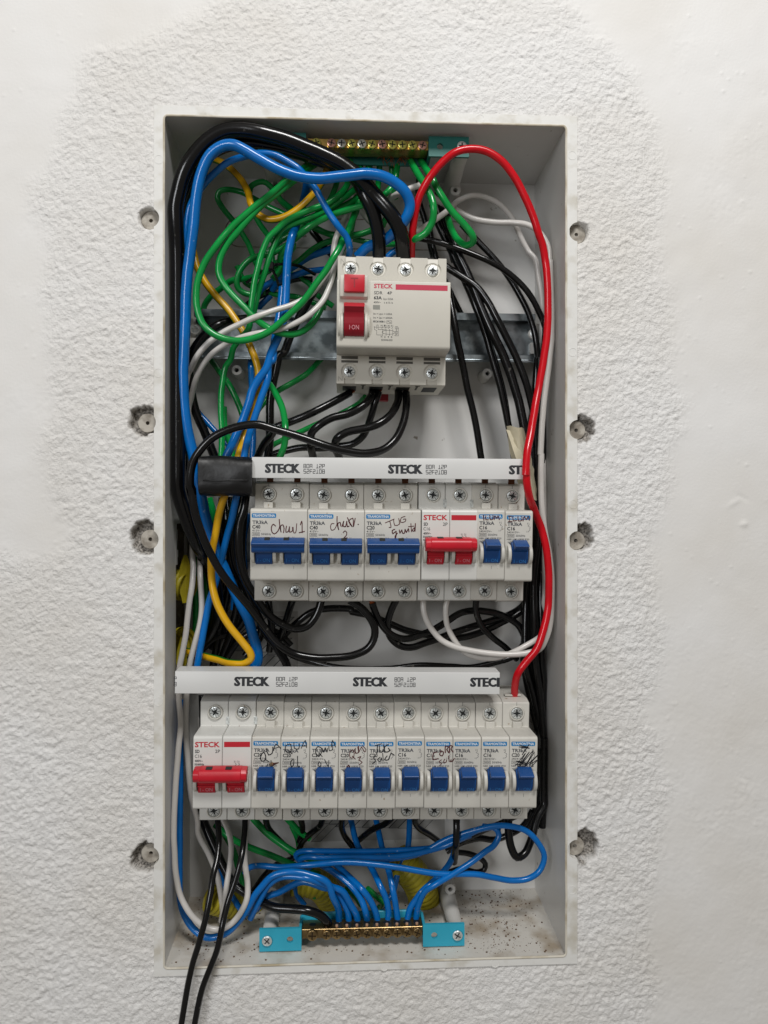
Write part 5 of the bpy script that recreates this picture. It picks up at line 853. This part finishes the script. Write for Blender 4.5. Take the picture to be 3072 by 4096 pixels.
def rprint(b):
    text(b, 'STECK', 23.2, 35.0, 15.2, 18.1, RF, 0, True); rect(b, 36.8, 69.6, 14.6, 18.0, RF, 0)
    text(b, 'SDR', 23.3, 28.6, 11.4, 13.4, RF, 1); text(b, '4P', 31.5, 34.6, 11.4, 13.4, RF, 1)
    text(b, '63A', 23.2, 28.2, 8.2, 10.4, RF, 1, True); text(b, 'I', 29.1, 29.3, 8.1, 9.3, RF, 1); line(b, [(29.6, 8.1), (30.6, 8.1), (30.1, 9.0), (29.6, 8.1)], .16, RF, 1); text(b, 'n 0.03A', 30.9, 35.3, 8.0, 9.3, RF, 1)
    text(b, '400V~', 23.1, 27.7, 5.8, 7.0, RF, 1); text(b, 't ≤ 0.1s', 29.6, 35.1, 5.8, 7.0, RF, 1)
    rect(b, 22.7, 27.1, 1.9, 4.7, RF, 2)
    text(b, 'Im = I', 23.0, 26.6, -1.4, -.2, RF, 1); text(b, 'm = 630A', 28.0, 34.8, -1.4, -.2, RF, 1); line(b, [(26.9, -1.4), (27.8, -1.4), (27.35, -.5), (26.9, -1.4)], .16, RF, 1)
    text(b, 'Inc = I', 23.0, 26.8, -3.8, -2.6, RF, 1); text(b, 'c = 6000A', 28.1, 35.0, -3.8, -2.6, RF, 1); line(b, [(27.0, -3.8), (27.9, -3.8), (27.45, -2.9), (27.0, -3.8)], .16, RF, 1)
    text(b, 'IEC61008-1', 22.9, 30.4, -6.2, -5.0, RF, 1, True)
    line(b, [(31.4, -6.6), (34.6, -6.6), (34.6, -5), (31.4, -5), (31.4, -6.6)], .16, RF, 1)
    line(b, [(31.8, -5.8), (32.4, -5.3), (33.0, -5.8), (33.6, -6.3), (34.2, -5.8)], .16, RF, 1)
    xs = [29.0, 31.1, 33.2, 35.3]
    for x, a, c in zip(xs, 'N135', 'N246'):
        text(b, a, x-1.3, x-.5, -8.6, -7.6, RF, 1); line(b, [(x, -7.6), (x, -8.9), (x-.8, -9.9)], .18, RF, 1); line(b, [(x, -10.1), (x, -14.4)], .2, RF, 1); text(b, c, x-1.2, x-.3, -15.6, -14.5, RF, 1)
    line(b, [(24, -9.2), (33.6, -9.2)], .12, RF, 1)
    pts = [(29.2+6.8*.5+3.9*math.cos(R(a))*1.05, -12.2+1.25*math.sin(R(a))) for a in range(0, 361, 20)]; line(b, pts, .18, RF, 1)
    line(b, [(23.4, -9), (24.2, -9)], .2, RF, 1); line(b, [(23.8, -9), (23.8, -10.6), (25.2, -11.3), (25.2, -14), (29, -14)], .18, RF, 1)
    line(b, [(25.2, -10.2), (25.2, -7.8), (26.1, -7.8), (26.1, -10.6), (31, -10.6)], .18, RF, 1)
    line(b, [(36.8, -8.6), (38.4, -8.6), (38.4, -10), (36.8, -10), (36.8, -8.6)], .18, RF, 1); line(b, [(37.6, -8.6), (37.6, -13.6), (36.4, -14.2)], .18, RF, 1)
    line(b, [(37, -11.4), (38.3, -11.4), (38.3, -13.2), (37, -13.2), (37, -11.4)], .18, RF, 1); line(b, [(38.6, -9.3), (38.9, -9.3), (38.9, -14.3), (36.9, -14.3)], .16, RF, 1)
    text(b, 'SDR46330', 28.1, 35.2, -17.7, -16.5, RF, 1)
part('print', None, rprint, [M_INKP, M_INK, mat('window_grey', '8C8C84', .4)], rc)
part('mark', None, lambda b: (text(b, 'N', 2.0, 5.2, 36.4, 39.8, -49.16, 0), text(b, 'N', 1.2, 4.2, -40.0, -36.8, -49.16, 0)), mat('engraved', 'A9A69C', .5), rc)
part('rail_clip', None, lambda b: b.prism([(-6, -46), (-6, -41), (-2, -41), (-2, -46.4)], 28, 36.5, .3), M_REDD, rc)

# ------------------------------------------------------------------ busbars
def dots(b, s, x, z, y, pitch=1.97, h=2.35, w=1.3):                       # inkjet style lettering
    seg = {'8': 'abcdefgm', '0': 'abcdef', 'A': 'abcefgm', '1': 'id', '2': 'abgmed', 'P': 'abefgm', 'S': 'afgmcd', 'F': 'aefgm', 'B': 'abcdefgm', ' ': ''}
    L = {'a': ((0, 1), (1, 1)), 'b': ((1, 1), (1, .5)), 'c': ((1, .5), (1, 0)), 'd': ((0, 0), (1, 0)), 'e': ((0, .5), (0, 0)), 'f': ((0, 1), (0, .5)), 'g': ((0, .5), (.5, .5)), 'm': ((.5, .5), (1, .5)), 'i': ((.5, 0), (.5, 1))}
    for ch in s:
        for q in seg[ch]:
            (a, c), (d, e) = L[q]
            line(b, [(x+a*w, z+c*h), (x+d*w, z+e*h)], .36, y, 0)
        x += pitch
def heavy(b, s, x0, x1, z0, z1):
    for k, d in enumerate((-.34, -.12, .12, .34)): text(b, s, x0+.3+d, x1-.3+d, z0, z1, -.05-.004*k, 0, True)
def busbar(label, x0, x1, z0, h, Yf, rot, S_, D_, zt, teeth, extra):
    t = thing('busbar', label, 'busbar', (x0, Yf, z0), 'comb busbars feeding the breaker rows', (0, R(rot), 0)); L = x1-x0
    part('cover', None, lambda b: b.prism([(0, h), (.5, h+.25), (15, h+.5), (15, h-1.2), (1.4, h-1.2), (1.2, .2), (0, 0)], 0, L, .12), M_BAR, t)
    part('inner_spine', None, lambda b: b.box(.4, L-.4, 2.2, 14, .6, h-1.6), mat('spine_grey', '8C8C88', .5), t)
    for x in teeth: part('tooth', 'tooth', lambda b: b.box(-2.1, 2.1, 0, 1.6, -4.5, 4), mat('tooth_copper', '6E4430', .45, .6), t, (x, 21, 0))
    def pr(b):
        for x in S_: heavy(b, 'STECK', x, x+22.3, zt, zt+6.0)
        for x in D_: dots(b, '80A 12P', x, zt+3.4, -.05); dots(b, 'S2F210B', x, zt, -.05)
        extra(b, L, zt)
    part('print', None, pr, M_INK, t)
    return t
busbar('white printed busbar cover above the upper breaker row, its left end under black tape', -58, 118.4, 21.6, 13.0, -4, .2, [8.2, 86.3], [32.7, 110.7], 3.1,
       [r1(k)[0]+58+10 for k in range(10)], lambda b, L, zt: heavy(b, 'ST', 164.2, 172.9, zt, zt+6))
def ex2(b, L, zt):
    heavy(b, 'STEC', 187.1, 204.2, zt, zt+6); rect(b, 204.3, L-.05, zt, zt+6, -.06)
    dots(b, 'P', -.5, zt+3.4, -.05); dots(b, 'B', -.5, zt, -.05)
busbar('white printed busbar cover above the lower breaker row, reaching the left wall of the box', -106.1, 100.2, -114.2, 13.7, -4, .85, [36.9, 111.9], [63.4, 138.6], 4.7,
       [r2(k)[0]+106.1+10 for k in range(11)], ex2)

# white square entry plate round the red wire on the last breaker of the lower row
x, z = r2(11)
tag(link('entry_frame', (lambda b: (b.box(-5.5, 5.5, 0, 5, -.3, .7, .2), b)[1])(MB()).mesh('entry_frame', M_BODY), None, (x+9.6, 17, z+40.3)), 'small white entry frame round the red wire on the last lower breaker', 'frame')

# ------------------------------------------------------------------ terminal bars
def terminal_bar(label, m, zc, zs0, xl, xr, xs, dark, sg):
    t = thing('terminal_bar', label, 'terminal bar', ((xl[0]+xr[1])/2, 40, zc), 'screw terminal bars at the top and bottom of the box')
    ox, oz = (xl[0]+xr[1])/2, zc
    X = lambda v: v-ox
    for (a, c), hx, sx in ((xl, xl[1]-7.5, xl[0]+5.0), (xr, xr[0]+7.5, xr[1]-4.8)):
        def plate(b, a=a, c=c, hx=hx):
            # plate with a real hole: strips around it
            z0, z1 = zs0[0]-oz, zs0[1]-oz; zm = (z0+z1)/2; r = 2.1; n = 20
            h = [(X(hx)+r*math.cos(2*math.pi*k/n), zm+r*math.sin(2*math.pi*k/n)) for k in range(n)]
            o = []
            for k in range(n):
                an = 2*math.pi*k/n; d = (math.cos(an), math.sin(an)); tt = []
                if d[0] > 1e-6: tt.append((X(c)-X(hx))/d[0])
                if d[0] < -1e-6: tt.append((X(a)-X(hx))/d[0])
                if d[1] > 1e-6: tt.append((z1-zm)/d[1])
                if d[1] < -1e-6: tt.append((z0-zm)/d[1])
                q = min(tt); o.append((X(hx)+d[0]*q, zm+d[1]*q))
            cor = [(X(c), z1), (X(a), z1), (X(a), z0), (X(c), z0)]
            # insert corners
            oo = []
            for k in range(n):
                oo.append(o[k]); p, q = o[k], o[(k+1) % n]
                if abs(p[0]-q[0]) > 1e-4 and abs(p[1]-q[1]) > 1e-4:
                    oo.append(min(cor, key=lambda w: abs(w[0]-p[0])+abs(w[1]-p[1])+abs(w[0]-q[0])+abs(w[1]-q[1])))
            bm = b.bm
            for y in (-28, -26):
                O = [bm.verts.new((p[0], y, p[1])) for p in oo]; H = [bm.verts.new((p[0], y, p[1])) for p in h]
                es = [bm.edges.new((O[k], O[(k+1) % len(O)])) for k in range(len(O))]+[bm.edges.new((H[k], H[(k+1) % n])) for k in range(n)]
                bmesh.ops.triangle_fill(bm, edges=es, use_beauty=True, use_dissolve=False)
                if y == -28: O0, H0 = O, H
            for A, B_ in ((O0, O), (H0, H)):
                for k in range(len(A)): bm.faces.new((A[k], A[(k+1) % len(A)], B_[(k+1) % len(A)], B_[k]))
        part('bracket_plate', None, plate, m, t)
        screw(t, (X(sx), -29.4, (zs0[0]+zs0[1])/2-oz), 3.3, random.uniform(0, 90), False)
    inner0, inner1 = xl[1]-.6, xr[0]+.6
    zb0, zb1 = (zs0[0]-oz+ (5.5 if sg < 0 else 2.5)), (zs0[1]-oz-(1.5 if sg < 0 else 4.0))
    part('bracket_side', None, lambda b: b.box(X(inner0)-1.2, X(inner0)+.6, -26.2, -10, zb0-2, zs0[1]-oz-.5, .3), m, t)
    part('bracket_side', None, lambda b: b.box(X(inner1)-.6, X(inner1)+1.2, -26.2, -10, zb0-2, zs0[1]-oz-.5, .3), m, t)
    zt = zs0[1]-oz-.6
    part('bracket_back', None, lambda b: b.box(X(inner0), X(inner1), -12, -10, zb0-2, zt+2 if sg < 0 else zt, .3), m, t)
    zc0, zc1 = (zt-7.2, zt-1.2) if sg < 0 else (zt-8.2, zt-2.2)
    part('bar', None, lambda b: b.box(X(inner0)+.7, X(inner1)-.7, -26.5, -14.5, zc0, zc1, .25), M_BRONZE if dark else M_BRASS, t)
    for k, xx in enumerate(xs):
        rr = 3.6 if k == 0 and dark else 3.05
        def tsc(b, rr=rr):
            b.lathe(0, 2, 0, [(rr, 0), (rr, -1.2), (rr*.98, -1.8)], 20, cap=False)
        part('screw_barrel', 'tb%.1f%d' % (rr, dark), tsc, M_BRONZE if dark else M_BRASSS, t, (X(xx), -28, (zc0+zc1)/2-.4))
        screw(t, (X(xx), -28.2, (zc0+zc1)/2-.4), rr-.05, random.uniform(-25, 25), False, M_BRONZE if dark else PLATED[[0, 1, 2, 0, 2, 0, 1, 0, 0, 0, 1][k]])
        zz = zc1+.02 if sg < 0 else zc0-.02
        part('wire_hole', 'wh', lambda b: b.lathe(0, 0, 0, [(2.3, -.03), (2.2, .03)], 16, axis='z'), M_SLOT, t, (X(xx), -20.5, zz))
        if k and dark: part('wire_tip', 'wt', lambda b: b.lathe(0, 0, 0, [(1.0, 0), (1.0, 1.0), (.5, 1.3)], 10, axis='z'), mat('cut_copper', 'D9B090', .3, .5), t, (X(xx), -23.6, zz))
terminal_bar('green bracketed earth bar with shiny yellowish screws at the top of the box', M_TEAL, 242, (235.3, 248.6), (-56, -24.6), (56.2, 83), [-17.9]+[-8+k*6.68 for k in range(10)], False, 1)
terminal_bar('cyan bracketed neutral bar with dark brass screws at the bottom of the box', M_CYAN, -281, (-287.4, -272.8), (-55, -27.6), (52.4, 80), [-20.6]+[-11.2+k*6.66 for k in range(10)], True, -1)

# ------------------------------------------------------------------ wires
for col, r, ends, label, group, pts in WIRES:
    p = [tuple(map(float, q.split(','))) for q in pts.split()]
    p = catmull(p, 8)
    wa, wb = random.uniform(0, 6), random.uniform(0, 6)
    for i_, q in enumerate(p):
        q.x += .13*math.sin(i_*.31+wa)+.04*math.sin(i_*.9+wb); q.z += .13*math.sin(i_*.27+wb)+.04*math.sin(i_*.8+wa)
    for q in p:           # keep inside the box where the wire runs deep
        if q.y > 2:
            q.y = min(q.y, 81.5-r); q.x = max(OX0+r+.2, min(OX1-r-.2, q.x)); q.z = max(OZ0+r+.3+q.y*4/82, min(OZ1-r-.3, q.z))
    b = MB()
    if col == 'Y': b.tube([q[:] for q in p], r, 14, 0, 1, twist=.004)
    else: b.tube([q[:] for q in p], r, 14)
    name = {'K': 'black_wire', 'W': 'white_wire', 'R': 'red_wire', 'B': 'blue_wire', 'G': 'green_wire', 'Y': 'striped_wire'}[col]
    o = link(name, b.mesh(name, [WM[col], M_GS] if col == 'Y' else WM[col], 60))
    tag(o, label, 'wire', group or None)
    for e in ends:
        P0, P1 = (p[0], p[1]) if e == 's' else (p[-1], p[-2]); d = (P0-P1).normalized()
        def cop(b):
            rs = random.Random(len(label))
            for k in range(9):
                a = k*.7; off = Vector((math.cos(a), math.sin(a)*.6, 0))*r*.55*(k > 0)
                b.tube([(P0-d*1+off)[:], (P0+d*2.5+off*1.05)[:], (P0+Vector((0, 2, 5.5))+off*.8)[:]], r*.26, 6)
        part('bare_copper', None, cop, M_COPPER, o)
# frayed strands under the earth bar
def fray(b):
    rs = random.Random(2)
    for cx in (32, 37.5, 39.5, 26):
        for k in range(7):
            a = (cx+rs.uniform(-1.5, 1.5), 20+rs.uniform(-1.5, 1.5), 238); c = (cx+rs.uniform(-4, 4), 16+rs.uniform(-3, 3), 234-rs.uniform(0, 4))
            b.tube([a, ((a[0]+c[0])/2+rs.uniform(-.6, .6), (a[1]+c[1])/2, (a[2]+c[2])/2), c], .16, 5)
fb = MB(); fray(fb); tag(link('copper_strands', fb.mesh('copper_strands', M_COPPER)), 'loose frayed copper strands under the green bracketed earth bar', 'copper strands', kind='stuff')

# ------------------------------------------------------------------ tapes, tie, conduits, sticker
def blacktape(b):
    n = 28; secs = []
    xs = [-91.5, -91, -86, -80, -72, -66, -61, -58.6, -57.6]
    for i, x in enumerate(xs):
        f = i/(len(xs)-1); ring = []
        for k in range(n):
            a = 2*math.pi*k/n; ca, sa = math.cos(a), math.sin(a)
            rz = 12.6*(.93 if i in (0, 8) else 1)*(abs(sa)**.55)*(1 if sa > 0 else -1); ry = 11.5*(abs(ca)**.6)*(1 if ca > 0 else -1)*(.9 if i in (0,) else 1)
            zc = 23+(-1.2 if f > .85 else 0); w = .5*math.sin(7*f+a*3)+.35*math.sin(13*f-a*2)
            if sa < 0: w += .6*math.sin(f*18+a)
            ring.append(b.bm.verts.new((x, 4+ry-w*.8*(ca < 0), zc+rz+w*.5)))
        secs.append(ring)
    for A, B_ in zip(secs, secs[1:]):
        for k in range(n): b.bm.faces.new((A[k], A[(k+1) % n], B_[(k+1) % n], B_[k]))
    b.bm.faces.new(secs[0][::-1]); b.bm.faces.new(secs[-1])
    # a loose flap edge
    b.box(-88, -60, -8.4, -8.0, 19.4, 20.2, .1)
tb_ = MB(); blacktape(tb_); tag(link('tape_bundle', tb_.mesh('tape_bundle', M_TAPE, 50)), 'black insulating tape wound round wires at the left end of the upper busbar', 'insulating tape')
def sheet(b, pts, th=.35):
    # crumpled strip: rows of (x,y,z) points with thickness
    rows = [[b.bm.verts.new(p) for p in row] for row in pts]; back = [[b.bm.verts.new((p[0], p[1]+th, p[2])) for p in row] for row in pts]
    for G_ in (rows, back):
        for A, B_ in zip(G_, G_[1:]):
            for k in range(len(A)-1): b.bm.faces.new((A[k], A[k+1], B_[k+1], B_[k]))
    def rim(a, c): 
        for k in range(len(a)-1): b.bm.faces.new((a[k], a[k+1], c[k+1], c[k]))
    rim(rows[0], back[0]); rim(rows[-1], back[-1]); rim([r_[0] for r_ in rows], [r_[0] for r_ in back]); rim([r_[-1] for r_ in rows], [r_[-1] for r_ in back])
def masking(b):
    rs = random.Random(4); rows = []
    for i in range(15):
        f = i/14; zc = 58-f*50; xc = 118.5+f*10.5; w = (6.0+3.0*math.sin(2.6*f+.4))
        rows.append([(xc+w*(k/6-.5)*2*.8+rs.uniform(-.4, .4), 33-7*math.sin(math.pi*k/6)+rs.uniform(-.7, .7), zc+rs.uniform(-.6, .6)+(1.5 if k < 2 else 0)) for k in range(7)])
    sheet(b, rows)
    sheet(b, [[(112+1.2*i+k*1.9, 31-1.6*i+rs.uniform(-.6, .6), 57-i*4.6-k*.6) for k in range(4)] for i in range(6)])
tb_ = MB(); masking(tb_); tag(link('masking_tape', tb_.mesh('masking_tape', M_MASK, 25)), 'crumpled tan masking tape wrapped round black wires behind the red wire', 'masking tape')
# cable tie above the top rail
tie = MB(); tie.tube([(x, y, z) for x, y, z in catmull([(-67, 40, 158), (-58, 36, 163), (-48, 30, 167), (-40, 36, 170), (-30, 44, 171), (-20, 52, 168)], 6)], 1.1, 8); tie.box(-51.5, -47, 27, 33, 163.5, 169, .6)
tie.tube([(-49, 30, 166), (-46, 32, 160), (-44, 36, 154)], 1.0, 8)
tag(link('cable_tie', tie.mesh('cable_tie', WM['K'])), 'black cable tie round the blue wire just above the top rail', 'cable tie')
def conduit(label, pts, r, pitch=3.6, rag=0):
    p = catmull(pts, 30); L = [0]
    for a, c in zip(p, p[1:]): L.append(L[-1]+(c-a).length)
    # resample
    q = []; n = int(L[-1]/(pitch/6))+1
    for i in range(n+1):
        s = L[-1]*i/n; j = max(k for k in range(len(L)) if L[k] <= s+1e-9); j = min(j, len(p)-2); f = (s-L[j])/max(1e-6, L[j+1]-L[j]); q.append((p[j].lerp(p[j+1], f))[:])
    rr = [r+.75*math.copysign(abs(math.sin(math.pi*L[-1]*i/n/pitch))**.6, 1)*1.5 for i in range(n+1)]
    b = MB(); b.tube(q, rr, 24, cap=False)
    rs = [x-1.0 for x in rr]; b.tube(q, rs, 24, cap=False)
    o = link('conduit', b.mesh('conduit', M_YEL, 60)); tag(o, label, 'conduit', 'yellow corrugated conduits entering the box')
conduit('yellow corrugated conduit end showing in the broken opening of the left wall', [(-134, 58, -46), (-120, 52, -50), (-107.5, 46, -52)], 9.5)
conduit('torn yellow conduit below the first one in the left wall opening', [(-136, 55, -96), (-122, 52, -94), (-109, 44, -90)], 10)
conduit('yellow corrugated conduit curving up at the bottom right of the box beside the white post', [(58, 74, -300), (58, 66, -280), (50, 60, -262), (38, 58, -250)], 10.5)
conduit('dull yellow conduit at the bottom centre behind the neutral bar', [(-8, 76, -298), (-10, 66, -280), (-20, 58, -266), (-36, 56, -262)], 9.5)
conduit('crumpled yellow conduit end at the bottom left of the box under the white loop', [(-62, 76, -299), (-70, 62, -284), (-86, 48, -272), (-92, 44, -268)], 8.5)
def leaf(b, c, w, h, y, rs):
    rows = []
    for i in range(9):
        f = i/8; ww = w*math.sin(math.pi*(.12+.8*f))
        rows.append([(c[0]+ww*(k/4-.5)+rs.uniform(-.3, .3), y+2.2*math.cos((k-2)*1.1)+rs.uniform(-.4, .4), c[1]+h*(f-.5)) for k in range(5)])
    sheet(b, rows, .4)
lf = MB(); leaf(lf, (-108.2, -46), 9, 33, 40, random.Random(1)); tag(link('conduit_scrap', lf.mesh('conduit_scrap', M_YEL, 40)), 'cut yellow conduit wall hanging like a leaf at the left opening', 'conduit scrap')
lf = MB(); leaf(lf, (-109.5, -98), 7, 26, 34, random.Random(2)); tag(link('conduit_scrap', lf.mesh('conduit_scrap', M_YEL, 40)), 'smaller yellow conduit scrap behind the left end of the lower busbar', 'conduit scrap')
# printed herringbone pattern sticker on the back wall
def sticker(label, x0, x1, z0, z1):
    t = thing('pattern_sticker', label, 'sticker', ((x0+x1)/2, 81.8, z0), 'printed stickers on the back of the box'); cx = (x0+x1)/2
    part('paper', None, lambda b: rect(b, x0-cx, x1-cx, 0, z1-z0, 0), mat('sticker_paper', 'B4B2AE', .5), t)
    def pat(b):
        W_, H_ = x1-x0, z1-z0
        def clipped(x, sgn, w, mi, y):
            # diagonal strip starting at x on the lower edge
            for k in range(12):
                a, c = k*13+(x*3.1) % 11, k*13+12.4+(x*3.1) % 11
                p = [(x0-cx+x+sgn*a, a), (x0-cx+x+sgn*a+w, a), (x0-cx+x+sgn*c+w, c), (x0-cx+x+sgn*c, c)]
                if all(x0-cx <= q[0] <= x1-cx and 0 <= q[1] <= H_ for q in p):
                    if (int(x/7)+k) % 3: b.poly(p, y, mi)
                    line(b, p+[p[0]], .28, y-.06, 0)
        for i in range(-10, 24): clipped(i*7.0, 1 if (i % 5) < 3 else 1, 6.6, 1 if i % 2 else 2, -.05)
    part('pattern', None, pat, [M_INK, mat('pattern_grey', '8E8D8A', .5), mat('pattern_pale', 'A5A4A0', .5)], t)
sticker('herringbone pattern sticker on the back wall below the lower breaker row', -24, 76, -246, -196)
sticker('herringbone pattern sticker corner on the back wall behind the lower busbar', -88, -34, -130, -74)
